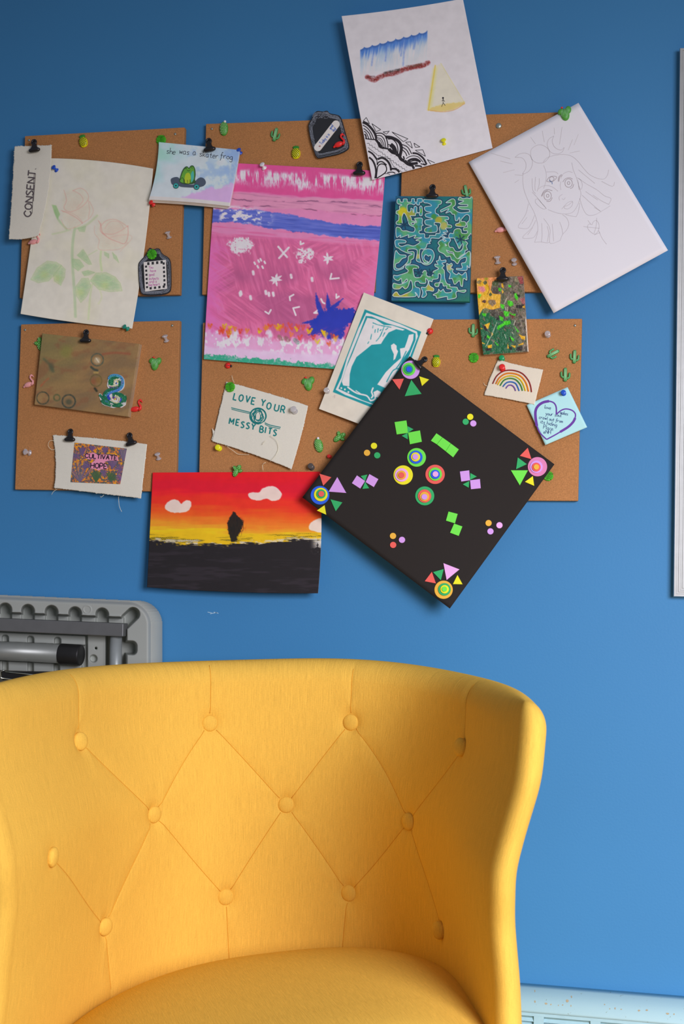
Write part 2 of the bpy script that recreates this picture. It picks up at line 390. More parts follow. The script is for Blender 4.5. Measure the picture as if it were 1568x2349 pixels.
# front panel built as rails round the slots
s0 = float(P(1300, 2325, hd)[0]); pitch_x = float(P(1431, 2330, hd)[0])-s0; sw = pitch_x*.82; n0 = int((hx0-s0)/pitch_x)+1
zs1 = float(P(1300, 2317, hd)[2]); zs0 = zs1-.075; hzc = hz-.031
box('front_rail', hx0, hx1, -hd, -hd+.004, min(zs1, hz-.036), hz-.030, HM2, ht); box('front_rail', hx0, hx1, -hd, -hd+.004, .04, zs0, HM2, ht)
xs = []
i = n0
while s0+i*pitch_x < hx1-.05: xs.append(s0+i*pitch_x); i += 1
prev = hx0
for x in xs+[None]:
    e = x-sw/2 if x is not None else hx1
    box('slot_divider', prev, e, -hd+.0005, -hd+.0035, zs0-.004, hz-.032, HM2, ht); prev = (x+sw/2) if x is not None else 0
slat = None
for x in xs:
    for q in range(6):
        z = zs1-.001-q*.0122
        V = [(x-sw/2, -hd+.010, z), (x+sw/2, -hd+.010, z), (x+sw/2, -hd+.001, z-.0098), (x-sw/2, -hd+.001, z-.0098)]
        V += [(a, b_+.0015, c-.0005) for a, b_, c in V]
        mesh_obj('louvre_slat', V, [(0, 3, 2, 1), (4, 5, 6, 7), (0, 1, 5, 4), (1, 2, 6, 5), (2, 3, 7, 6), (3, 0, 4, 7)], HM2, ht)
for x in (hx0, hx1): box('end_cap', x-.004, x+.004, -hd, 0, .0, hz-.002, HM2, ht)
V = []; F = []
rr = random.Random(11)
for cx_, cy_, w_, h_, d_ in ((1226, 2273, 3, 9, .046), (1226, 2297, 5, 8, .058), (1252, 2302, 9, 6, .058), (1263, 2304, 5, 5, .058), (1290, 2305, 5, 5, .058), (1300, 2296, 11, 9, .058), (1310, 2286, 5, 8, .053), (1309, 2307, 4, 6, .058), (1280, 2306, 3, 4, .058), (1386, 2304, 4, 5, .058), (1398, 2314, 3, 5, .058), (1410, 2313, 5, 6, .058), (1424, 2315, 5, 3, .058), (1465, 2318, 8, 5, .058), (1483, 2317, 9, 6, .058), (1530, 2325, 10, 6, .058), (1545, 2326, 5, 5, .058)):
    o_ = len(V); k = 7
    for i in range(k):
        a = 6.283*i/k; ax_, ay_ = cx_+w_*.4*math.cos(a)*rr.uniform(.6, 1.2), cy_+h_*.4*math.sin(a)*rr.uniform(.6, 1.2); dd_ = .04
        for _ in range(12): q = P(ax_, ay_, dd_); dd_ = .5*dd_+.5*(float(np.interp(hz-q[2], [0, .002, .008, .016, .027, .030], [0, .018, .036, .048, .056, .057]))+.0006)
        V.append(tuple(P(ax_, ay_, dd_)))
    F.append(tuple(range(o_, o_+k))[::-1])
tag(mesh_obj('paint_chips', V, F, mat('chipped_primer', (168, 150, 130), .8, g=.8), ht), kind='stuff')
# ================= whiteboard at the right edge =================
AL = mat('brushed_aluminium', (176, 176, 188), .4, g=.72, metal=.55, spec=.5)
wb0 = P(1552.5, 110, .018); wb1 = P(1549, 1369, .018); wx = float((wb0[0]+wb1[0])/2); wzt, wzb = float(wb0[2]), float(wb1[2])
wb = empty('whiteboard', (wx+.45, -.01, wzb), 'white board with grooved aluminium frame cut off at the right edge', 'whiteboard')
box('writing_surface', wx+.02, wx+.9, -.011, -.001, wzb+.02, wzt-.02, mat('white_enamel', (215, 215, 225), .25, g=.95), wb)
def rail(name, a, b_, inward, m, parent):
    """grooved frame bar from a to b, profile across 'inward'"""
    a, b_, inw = Vector(a), Vector(b_), Vector(inward); W = .022
    prof = [(0, 0), (0, .015), (.001, .018), (.0045, .018), (.005, .0168), (.0075, .0168), (.008, .018), (.0105, .018), (.011, .0168), (.0135, .0168), (.014, .018), (.019, .018), (.020, .014), (W, .012), (W, 0)]
    d = (b_-a).normalized(); V = []
    for e, sg in ((a, 1), (b_, -1)):
        for q, h in prof: V.append(tuple(e+inw*q+d*sg*q+Vector((0, -h, 0))))
    n = len(prof)
    return mesh_obj(name, V, [(i, (i+1) % n, n+(i+1) % n, n+i) for i in range(n)]+[tuple(range(n))[::-1], tuple(range(n, 2*n))], m, parent)
rail('frame_bar', (wx, 0, wzb), (wx, 0, wzt), (1, 0, 0), AL, wb); rail('frame_bar', (wx+.92, 0, wzt), (wx+.92, 0, wzb), (-1, 0, 0), AL, wb)
rail('frame_bar', (wx, 0, wzt), (wx+.92, 0, wzt), (0, 0, -1), AL, wb); rail('frame_bar', (wx+.92, 0, wzb), (wx, 0, wzb), (0, 0, 1), AL, wb)
# ================= cork boards =================
CORK = mat('cork', (172, 118, 78), .85, 'cork', g=.84); CORKE = None
NAIL = mat('nail_steel', (150, 155, 160), .35, metal=.8)
DB = .012; FB = Flat(DB)
boards = [('square cork board at top left behind the pencil roses', [(57, 312), (423, 292), (412, 676), (45, 684)], [(67, 322), (402, 308)]),
 ('square cork board at top middle behind the pink painting', [(472, 284), (868, 270), (859, 669), (463, 676)], [(486, 296)]),
 ('square cork board at top right behind the teal maze canvas', [(924, 268), (1322, 256), (1310, 668), (912, 674)], []),
 ('square cork board at lower left behind the brown canvas', [(48, 744), (412, 735), (403, 1128), (34, 1123)], [(58, 757), (395, 747)]),
 ('square cork board at lower middle behind the LOVE YOUR MESSY BITS cloth', [(465, 740), (862, 734), (853, 1132), (455, 1128)], []),
 ('square cork board at lower right behind the rainbow patch', [(935, 733), (1334, 731), (1325, 1149), (925, 1147)], [(1318, 747)])]
for lab, c, nails in boards:
    q = P([p[0] for p in c], [p[1] for p in c], DB); b_ = q.copy(); b_[:, 1] = -.0003
    o = mesh_obj('cork_board', np.concatenate([q, b_]), [(3, 2, 1, 0), (4, 5, 6, 7), (0, 1, 5, 4), (1, 2, 6, 5), (2, 3, 7, 6), (3, 0, 4, 7)], CORK)
    bv = o.modifiers.new('bevel', 'BEVEL'); bv.width = .0012; bv.segments = 2
    tag(o, lab, 'cork board', 'cork boards on the blue wall')
    for nx_, ny_ in nails:
        V, F = lathe_vf([(.0012, 0), (.0022, .0002), (.0020, .0012), (.0008, .0017)], 12)
        n_ = mesh_obj('nail', V, F, NAIL, None, True); n_.matrix_world = Matrix.Translation(Vector(P(nx_, ny_, DB))) @ Matrix.Rotation(math.pi/2, 4, 'X')
        bpy.context.view_layer.update(); n_.parent = o; n_.matrix_parent_inverse = o.matrix_world.inverted()
# ================= folded plastic table =================
GP = mat('grey_plastic', (150, 152, 158), .55, 'plastic', g=.80); ST = mat('grey_steel', (98, 98, 106), .4, g=.85, metal=.3, spec=.5); BK = mat('black_rubber', (30, 30, 33), .45, g=.8); CHR = mat('chrome', (190, 192, 198), .2, metal=1.0, g=1)
td = .07
tb = empty('folded_table', P(100, 1500, td)*np.array([1, 0, 0]), 'grey plastic folding table standing folded behind the yellow armchair, ribbed underside showing', 'table')
res = .75; gx = np.arange(-260, 357.1, res*1.6); gy = np.arange(1364, 1700.1, res*1.6); GX, GY = np.meshgrid(gx, gy)
sl = .042
def yy(Y, X): return Y-(X-150)*sl          # the table's own level lines dip to the right
YT = yy(GY, GX)
def rbox(X, Y, x0, x1, y0, y1, r):
    dx = np.maximum(np.maximum(x0+r-X, X-(x1-r)), 0); dy = np.maximum(np.maximum(y0+r-Y, Y-(y1-r)), 0)
    return np.where((dx > 0) | (dy > 0), np.hypot(dx, dy)-r, np.maximum(np.maximum(x0-X, X-x1), np.maximum(y0-Y, Y-y1)))
outer = rbox(GX, YT, -1200, 348, 1373, 2600, 52)
bed = rbox(GX, YT, -1200, 289, 1411, 2600, 10)
for cx_, cy_ in [(-210, 1405), (-155, 1405), (-100, 1405), (-45, 1405), (12, 1404), (64, 1405), (118, 1405), (172, 1406), (234, 1406)]:
    bed = np.minimum(bed, rbox(GX, YT, cx_-13, cx_+13, cy_-13, cy_+40, 13))
bed = np.minimum(bed, np.where(np.abs((GX-296)+(YT-1412)) < 60, np.hypot(np.maximum(np.abs((GX-294)*.707-(YT-1413)*.707)-0, 0)*0+((GX-294)*.707+(YT-1413)*.707), np.maximum(np.abs((GX-294)*.707-(YT-1413)*.707)-16, 0))-13, 99))
bed = np.minimum(bed, rbox(GX, YT, 270, 312, 1466, 1494, 9))
H = -.040*sst(3.5, -3.5, bed)
H += .012*sst(3, -3, rbox(GX, YT, -1200, 284, 1409, 1430, 4))*(1-sst(2, -2, np.minimum.reduce([rbox(GX, YT, c-14, c+14, 1390, 1440, 12) for c in (-210, -155, -100, -45, 12, 64, 118, 172, 234)])))
bedm = sst(-2, -6, bed)
H += bedm*.016*sst(2, -2, rbox(GX, YT, -1200, 196, 1456, 1479, 4))
for c in (-250, -195, -140, -90, -40, 12, 70, 132): H -= bedm*.014*sst(2, -2, rbox(GX, YT, c-7, c+7, 1463, 1482, 6))
H += bedm*.014*sst(2, -2, rbox(GX, YT, 200, 243, 1440, 2600, 5))
H += bedm*.016*sst(2, -2, rbox(GX, YT, -1200, 188, 1521, 1545, 4))
for c in (-240, -180, -120, -50, 12, 70, 130): H -= bedm*.012*sst(2, -2, rbox(GX, YT, c-6, c+6, 1520, 1548, 5))
H -= bedm*.02*sst(1.5, -1.5, np.hypot(GX-220, YT-1484)-2.2)
H -= bedm*.010*sst(2, -2, np.hypot(GX-214, YT-1508)-8)
H += .0012*sst(1, -1, np.abs(np.hypot(GX-200, YT-1396)-9)-.8)
edge = sst(0, -14, outer); H += -.012*(1-edge)**2
inside = outer < 1.0
D = td+H
V = P(GX.ravel(), GY.ravel(), D.ravel())
F = grid_faces(len(gx), len(gy)); keep = inside.ravel()[F].all(1); F = F[keep]
used = np.unique(F); rm = np.full(len(V), -1); rm[used] = np.arange(len(used)); V = V[used]; F = rm[F]
# wall-side skirt of the rounded rim
E_ = {}
for f in F:
    for a, b_ in zip(f, np.roll(f, -1)):
        if (b_, a) in E_: del E_[(b_, a)]
        else: E_[(a, b_)] = 1
nv = len(V); V2 = V.copy(); V2[:, 1] = -.004
be = [e for e in E_]; bi = {}; ext = []
for a, b_ in be:
    for q in (a, b_):
        if q not in bi: bi[q] = nv+len(ext); p_ = V[q].copy(); p_[1] = -.004; ext.append(p_)
SK = np.array([(b_, a, bi[a], bi[b_]) for a, b_ in be])
Vt = np.concatenate([V, np.array(ext)]); Ft = np.concatenate([F, SK])
mesh_obj('table_panel', Vt, Ft, GP, tb, True)
zbot = float(V[:, 2].min()); xr = float(P(348, 1650, td)[0])
box('lower_panel', float(V[:, 0].min()), xr, -td+.006, -.004, 0.0, zbot+.002, GP, tb)
def tbar(name, x0, y0, x1, y1, d, r, m, seg=20, cap=None):
    V, F = tube_vf([P(x0, y0, d), P(x1, y1, d)], r, seg); return mesh_obj(name, V, F, m, tb, True)
# square steel rail
a, b_ = P(-260, 1421, td-.004), P(288, 1445, td-.004)
hh = .0112
V = []
for q in (a, b_):
    for dy, dz in ((-.012, hh), (-.012, -hh), (.012, -hh), (.012, hh)): V.append((q[0], q[1]+dy, q[2]+dz))
o = mesh_obj('rail', V, [(0, 1, 5, 4), (1, 2, 6, 5), (2, 3, 7, 6), (3, 0, 4, 7), (0, 3, 2, 1), (4, 5, 6, 7)], ST, tb); bv = o.modifiers.new('b', 'BEVEL'); bv.width = .0015; bv.segments = 2
LT = mat('grey_painted_tube', (120, 122, 128), .38, g=.85, metal=.3, spec=.5)
tbar('leg_tube', -260, 1480, 142, 1500, td-.008, .0165, LT, 28)
o = tbar('foot_cap', 138, 1500, 187, 1503, td-.008, .0185, BK, 28)
bv = o.modifiers.new('b', 'BEVEL'); bv.width = .003; bv.segments = 3; bv.limit_method = 'ANGLE'
tbar('hinge_post', 266, 1452, 264, 1640, td-.014, .0105, mat('hinge_grey', (140, 144, 155), .4, g=.85, metal=.3), 24)
# folding brace: dark bar with a bright wire edge
V = []
for X_, Y_ in ((2, 1540), (140, 1541), (140, 1556), (6, 1560)):
    q = P(X_, Y_, td+.002); V.append(tuple(q)); 
V = V+[(x, y+.01, z) for x, y, z in V]
mesh_obj('folding_brace', V, [(3, 2, 1, 0), (4, 5, 6, 7), (0, 1, 5, 4), (1, 2, 6, 5), (2, 3, 7, 6), (3, 0, 4, 7)], BK, tb)
V, F = tube_vf([P(10, 1536, td+.004), P(2, 1541, td+.004), P(3, 1555, td+.004), P(30, 1559, td+.004), P(110, 1557, td+.004)], .0012, 8); mesh_obj('brace_wire', V, F, CHR, tb, True)
V, F = tube_vf([P(12, 1541, td+.004), P(50, 1545, td+.004), P(115, 1553, td+.004)], .001, 8); mesh_obj('brace_wire', V, F, CHR, tb, True)
# ---------- armchair shell geometry (numpy) ----------
CH=dict(X=0.058,Y=-0.689,psi=0.19,B=0.458,n=2.14)
def centre_line(z,N):
    # tau 0..1 : left wing front -> back -> right wing front ; local xy, unit normals pointing outward
    A=lerp_tab(z,CH['zA'],CH['A']); B=CH['B']+CH['t']*(z-.646)+.034; L=lerp_tab(z,CH['zL'],CH['L']); F=lerp_tab(z,CH['zL'],CH['F'])
    ph=np.linspace(-np.pi/2,np.pi/2,400); s,c=np.sin(ph),np.cos(ph)
    x=A*np.sign(s)*abs(s)**(2/CH['n']); y=B*np.clip(c,0,1)**(2/CH['n'])
    k=np.linspace(0,1,60)[1:]
    x=np.concatenate([-A*np.ones(59),x,A*np.ones(59)]); y=np.concatenate([-L*k[::-1],y,-L*k])
    w=np.clip((0.16-y)/(0.16+L),0,1)**2   # flare outwards towards the wing front
    x=x+np.sign(x)*F*w
    d=np.concatenate([[0],np.cumsum(np.hypot(np.diff(x),np.diff(y)))]); t=np.linspace(0,d[-1],N)
    x=np.interp(t,d,x);y=np.interp(t,d,y)
    k=np.ones(5)/5
    tx=np.gradient(x);ty=np.gradient(y);m=np.hypot(tx,ty);tx/=m;ty/=m
    return x,y,-ty*1.0,tx*1.0,tx,ty,d[-1]
def local_to_world(x,y,z):
    c,s=np.cos(CH['psi']),np.sin(CH['psi'])
    return np.stack([CH['X']+x*c-y*s,CH['Y']+x*s+y*c,z+0*x],-1)
def ztop(tau):
    a=abs(tau-.5)*2
    return CH['zt']+.010*np.exp(-((tau-.56)/.12)**2)+0*a
def radius(tau):
    a=abs(tau-.5)*2
    return CH['r0']+(CH['r1']-CH['r0'])*np.clip((a-.6)/.4,0,1)**1.5
def rin(tau):
    a=abs(tau-.5)*2
    return CH['r0']-(CH['r0']-.009)*np.clip((a-.62)/.38,0,1)**2
def inner_pt(tau,z,out=0):
    # point(s) of the inner face; scalar tau,z
    x,y,nx,ny,_,_,_=centre_line(z,401)
    i=tau*400; xi=np.interp(i,np.arange(401),x);yi=np.interp(i,np.arange(401),y);a=np.interp(i,np.arange(401),nx);b=np.interp(i,np.arange(401),ny)
    r=rin(tau)*np.sqrt(max(0.,1-max(0,(z-(ztop(tau)-CH['rt']))/CH['rt'])**2))
    return local_to_world(xi-a*(r+out),yi-b*(r+out),z)
CH.update(X=.055,Y=-.72,psi=.175,B=.512,n=2.65,t=0.0,zA=[.3,.45,.52,.60,.66,.71,.772,.84,.87],A=[.307,.300,.297,.288,.286,.297,.312,.318,.318],
 zL=[.3,.4,.506,.60,.641,.70,.772,.84,.87],L=[.05,.02,.002,.01,.03,.04,.062,.055,.05],F=[0]*9,
 zt=.862,droop=.0,dp=2.,r0=.032,r1=.025,rt=.036)
def lerp_tab(z, zs, vs):
    k = ('t', tuple(zs), tuple(vs))
    if k not in _tabs:
        g = np.linspace(.1, 1.0, 901); y = np.interp(g, zs, vs); kr = np.exp(-.5*(np.arange(-45, 46)/14.)**2); kr /= kr.sum()
        _tabs[k] = (g, np.convolve(np.pad(y, 45, 'edge'), kr, 'valid'))
    return float(np.interp(z, *_tabs[k]))
_tabs = {}
YEL = mat('yellow_linen', (206, 163, 76), .9, 'linen', g=.88, spec=.06)
SEAMC = mat('yellow_seam_thread', (182, 126, 38), .9, g=.95)
ac = empty('armchair', (CH['X'], CH['Y']+.2, 0), 'yellow linen tub armchair with buttoned curved back, in front of the wall', 'armchair')
def proj(Pt):
    v = Pt-CAM; d = v@CF; return np.array([IMW/2+FPX*(v@CR)/d, IMH/2-FPX*(v@CU)/d])
_TT = np.linspace(.02, .98, 193); _ZZ = np.linspace(.42, .86, 111); _G = np.zeros((len(_ZZ), len(_TT), 2))
for j, z in enumerate(_ZZ):
    x, y, nx, ny, _, _, _ = centre_line(z, 401); i = _TT*400; k = np.arange(401)
    xi, yi, a, b_ = (np.interp(i, k, q) for q in (x, y, nx, ny)); r = rin(_TT)
    W = local_to_world(xi-a*r, yi-b_*r, np.full(len(i), z)); v = W-CAM; d = v@CF; _G[j] = np.stack([IMW/2+FPX*(v@CR)/d, IMH/2-FPX*(v@CU)/d], -1)
def inv(px, py):
    d = np.hypot(_G[..., 0]-px, _G[..., 1]-py); j, i = np.unravel_index(d.argmin(), d.shape); t, z = _TT[i], _ZZ[j]
    for _ in range(6):
        p0 = proj(inner_pt(t, z)); pt_ = (proj(inner_pt(t+1e-3, z))-p0)/1e-3; pz = (proj(inner_pt(t, z+1e-3))-p0)/1e-3
        s = np.linalg.lstsq(np.stack([pt_, pz], 1), np.array([px, py])-p0, rcond=None)[0]; s = np.clip(s, -.02, .02)
        t = float(np.clip(t+s[0], .02, .98)); z = float(np.clip(z+s[1], .41, .862))
    return t, z
BT = {k: inv(*v) for k, v in dict(a=(188, 1700), b=(484, 1660), c=(800, 1658), d=(1058, 1714), e=(122, 1966), f=(360, 1870), g=(655, 1848), h=(932, 1885), i=(245, 2127), j=(519, 2060), k=(795, 2051), l=(1008, 2133)).items()}
BT['m'] = (1-BT['e'][0], BT['e'][1])
LN = [('a', 'f'), ('b', 'f'), ('b', 'g'), ('c', 'g'), ('c', 'h'), ('d', 'h'), ('f', 'i'), ('f', 'j'), ('g', 'j'), ('g', 'k'), ('h', 'k'), ('h', 'l'), ('e', 'i')]
lines = [[BT[p], BT[q]] for p, q in LN]
def vert(k, px, py, top):
    t, z = inv(px, py)
    if top: z = .90
    return [BT[k], (t, z)]
lines += [vert('b', 482, 1540, 1), vert('c', 812, 1530, 1), vert('d', 1066, 1590, 1), vert('a', 176, 1560, 1)]
lines += [[BT['j'], (inv(527, 2180)[0], .40)], [BT['k'], (inv(779, 2160)[0], .40)], [BT['i'], (inv(262, 2230)[0], .40)]]
NI, NC, NO = 860, 22, 150
zl = np.concatenate([np.linspace(.16, .40, 14)[:-1], np.arange(.40, .826, .00175)])
th = np.linspace(0, math.pi/2, 22)[1:]
rows = []
LEN = centre_line(.65, 401)[-1]
def disp(tau, z):
    s = tau*LEN; D = np.zeros(len(tau))
    for ln in lines[:]:
        (t0, z0), (t1, z1) = ln; a = np.array([t0*LEN, z0]); v = np.array([t1*LEN, z1])-a; L = v@v+1e-9
        q = np.clip(((s-a[0])*v[0]+(z-a[1])*v[1])/L, 0, 1); d = np.hypot(s-a[0]-q*v[0], z-a[1]-q*v[1])
        D = np.maximum(D, .0010*np.exp(-(d/.0022)**2)+.0018*np.exp(-(d/.013)**2))
    for k_, (t0, z0) in BT.items():
        if k_ == 'm': continue
        am = .3 if k_ in 'del' else .75 if k_ in 'hai' else 1.
        d = np.hypot(s-t0*LEN, z-z0); D = np.maximum(D, am*(.0085*np.exp(-(d/.015)**2)+.004*np.exp(-(d/.035)**2)))
    return D
tin = np.linspace(0, 1, NI); V = []; UV = []
def loop(zc, rs, zz_fn):
    x, y, nx, ny, tx, ty, L = centre_line(zc, NI); r = radius(tin)*rs; ri = rin(tin)*rs; zz = zz_fn(tin)
    fade = sst(.02, .07, tin)*sst(.02, .07, 1-tin)*rs
    dd = disp(tin, zz)*fade
    ins = local_to_world(x-nx*(ri-dd), y-ny*(ri-dd), zz)
    out = [ins]; uv = [np.stack([tin*LEN, zz], 1)]
    def cap(e, sg, rev):
        a = np.linspace(-np.pi/2, np.pi/2, NC+2)[1:-1]; a = a if not rev else a[::-1]; R = (r[e]+ri[e])/2; q0 = (r[e]-ri[e])/2; Re = .030*rs
        return (local_to_world(x[e]+nx[e]*q0+Re*np.cos(a)*tx[e]*sg+R*np.sin(a)*nx[e], y[e]+ny[e]*q0+Re*np.cos(a)*ty[e]*sg+R*np.sin(a)*ny[e], zz[e]), (a+np.pi/2)*.034)
    c1, u1 = cap(-1, 1, False); out.append(c1); uv.append(np.stack([LEN+u1, np.full(NC, zz[-1])], 1))
    to = np.linspace(1, 0, NO); f = lambda q: np.interp(to, tin, q)
    out.append(local_to_world(f(x)+f(nx)*f(r), f(y)+f(ny)*f(r), f(zz))); uv.append(np.stack([LEN+.11+(1-to)*LEN, f(zz)], 1))
    c2, u2 = cap(0, -1, True); out.append(c2); uv.append(np.stack([-u2[::1], np.full(NC, zz[0])], 1))
    V.append(np.vstack(out)); UV.append(np.vstack(uv))
# taper in the lower outside body
for z in zl: loop(float(z), 1.0, lambda t, z=z: np.full(len(t), z))
for a in th:
    loop(float(CH['zt']-CH['rt']+CH['rt']*math.sin(a)), max(math.cos(a), 0.0), lambda t, a=a: (ztop(t)-CH['rt'])+CH['rt']*math.sin(a)+(.826-(ztop(t)-CH['rt']))*0)
nl = len(V[0]); nr = len(V); Vv = np.vstack(V); Uv = np.vstack(UV)
i = np.arange(nl)[None, :]+np.arange(nr-1)[:, None]*nl; j = (np.arange(nl)+1) % nl; jj = j[None, :]+np.arange(nr-1)[:, None]*nl
F = np.stack([i, i+nl, jj+nl, jj], -1).reshape(-1, 4)
# close the top crack between the inner and outer edge of the last loop
mesh_obj('backrest', Vv, F, YEL, ac, True, uv=Uv)
# buttons
def nrm(t, z):
    p = inner_pt(t, z); a = inner_pt(t+.004, z)-p; b_ = inner_pt(t, z+.004)-p; n = np.cross(a, b_); n /= np.linalg.norm(n)
    if n@(CAM-p) < 0 and abs(n[2]) < .99: n = -n if np.dot(n, local_to_world(np.array(0.), np.array(.1), np.array(z))-p) < 0 else n
    return p, n
prof = [(.0125, -.004), (.0128, .0012), (.0118, .0030), (.0095, .0044), (.006, .0054), (.003, .0058), (.0006, .0059)]
Vb, Fb = lathe_vf(prof, 32); ring = [(r*1.0, z) for r, z in [(.0124, -.003), (.0137, -.003), (.0137, -.0005), (.0124, .0002)]]
bm0 = None
for k, (t, z) in BT.items():
    if k == 'm': continue
    p, n = nrm(t, z)
    cen = local_to_world(np.array(0.), np.array(.1), np.array(z))
    if n@(cen-p) < 0: n = -n
    fr = np.array([math.sin(CH['psi']), -math.cos(CH['psi']), 0.]); sl_ = (1-max(0., float(n@fr)))*(k != 'e'); n = n+fr*.6*sl_; n /= np.linalg.norm(n)
    dd = float(disp(np.array([t]), np.array([z]))[0])*float(sst(.02, .07, t)*sst(.02, .07, 1-t))
    o = mesh_obj('button', Vb, Fb, YEL, None, True, uv=[(v[0], v[1]) for v in Vb])
    o.matrix_world = Matrix.Translation(Vector(p-n*(dd-.0035-.003*sl_))) @ Vector(n).to_track_quat('Z', 'Y').to_matrix().to_4x4()
    bpy.context.view_layer.update(); o.parent = ac; o.matrix_parent_inverse = ac.matrix_world.inverted()
# stitched seams lying in the creases
for ln in lines:
    (t0, z0), (t1, z1) = ln; m_ = 60; q = np.linspace(0, 1, m_); T = t0+(t1-t0)*q; Zz = z0+(z1-z0)*q
    L_ = math.hypot((t1-t0)*LEN, z1-z0); c0 = .014/L_; sel = (q > c0)
    if ln[1] in BT.values(): sel &= q < 1-c0
    sel &= Zz < .858
    T, Zz = T[sel], Zz[sel]; dd = disp(T, Zz)*sst(.02, .07, T)*sst(.02, .07, 1-T)
    if len(T) < 3 or T.min() < .03 or T.max() > .95: continue
    rs = np.sqrt(np.clip(1-np.clip((Zz-(ztop(T)-CH['rt']))/CH['rt'], 0, 1)**2, 0, 1))
    pts = [inner_pt(float(a), float(b_), out=-float(d)*float(s_)+.0000) for a, b_, d, s_ in zip(T, Zz, dd, rs)]
    V_, F_ = tube_vf(pts, .0006, 6); mesh_obj('seam', V_, F_, SEAMC, ac, True)
# seat cushion
def seat_z(x, y, r): return .410+.040*x/.28+.056*(1-np.clip(r, 0, 1)**4.3)
nr_, na = 60, 220; V = []; UV = []
A_, B_ = .297, .514
for i in range(nr_+1):
    r = i/nr_
    for k in range(na):
        a = 2*math.pi*k/na; c_, s_ = math.cos(a), math.sin(a); n_ = 2/2.6
        x = (A_-.001)*math.copysign(abs(s_)**n_, s_)*r
        y = (B_*.985 if c_ > 0 else .17)*math.copysign(abs(c_)**n_, c_)*r+0
        if c_ < 0: x *= 1.0
        zz = float(seat_z(x, y, r)); V.append(local_to_world(np.array(x), np.array(y), np.array(zz))); UV.append((y, x) if False else (x*.96+y*.28, y*.96-x*.28))
for i, (rr, dz) in enumerate(((1.0, -.03), (.99, -.12))):
    for k in range(na):
        v = V[nr_*na+k].copy(); v[2] = min(v[2]+dz, 1); V.append(v); UV.append(UV[nr_*na+k])
i = np.arange(na)[None, :]+np.arange(nr_+2)[:, None]*na; j = ((np.arange(na)+1) % na)[None, :]+np.arange(nr_+2)[:, None]*na
F = np.stack([i, i+na, j+na, j], -1).reshape(-1, 4)
mesh_obj('seat_cushion', np.array(V), F, YEL, ac, True, uv=UV)
# base under the seat and four legs (below the frame)
V = []; n_ = 120
x, y, nx, ny, _, _, _ = centre_line(.35, n_)
for zz in (.16, .30):
    for k in range(n_): V.append(local_to_world(np.array(x[k]*.97), np.array(y[k]*.97), np.array(zz)))
F = [(k, (k+1) % n_, n_+(k+1) % n_, n_+k) for k in range(n_)]+[tuple(range(n_))[::-1], tuple(range(n_, 2*n_))]
mesh_obj('seat_base', np.array(V), F, YEL, ac, uv=[(v[0], v[2]) for v in V])
for lx, ly in ((-.22, .03), (.22, .03), (-.2, .38), (.2, .38)):
    q = local_to_world(np.array(lx), np.array(ly), np.array(0.)); V, F = lathe_vf([(.013, 0), (.014, .01), (.024, .165), (.024, .19)], 16)
    mesh_obj('leg', [(v[0]+q[0], v[1]+q[1], v[2]) for v in V], F, mat('dark_wood_leg', (70, 45, 30), .4, 'wood'), ac, True)
# ================= artworks and sheets =================
PAPER = mat('white_paper', (196, 193, 217), .75, 'paper', g=1.06); VC = mat('painted_paper', None, .75, vcol=True); VCP = mat('thick_paint', None, .5, 'paint', vcol=True, spec=.4); VCC = mat('painted_cloth', None, .95, 'cloth', vcol=True, spec=.1)
INK = mat('black_ink', (38, 34, 42), .7); PENCIL = mat('pencil_line', (180, 173, 190), .8); PENCILD = mat('pencil_dark', (156, 145, 160), .8)
CLOTH = mat('calico', (194, 189, 190), .95, 'cloth', spec=.1)
def root(name, s, label, cat, group=None, at=(.5, .5)):
    p = s.px(np.array(at[0]), np.array(at[1])); q = P(p[0], p[1], float(s.dep(*at)))
    return empty(name, q, label, cat, group)
def jitpoly(pts, n=3, amp=1.0, seed=0):
    rr = np.random.RandomState(seed); p = resample(list(pts)+[pts[0]], n)[:-1]; return p+rr.normal(0, amp, p.shape)
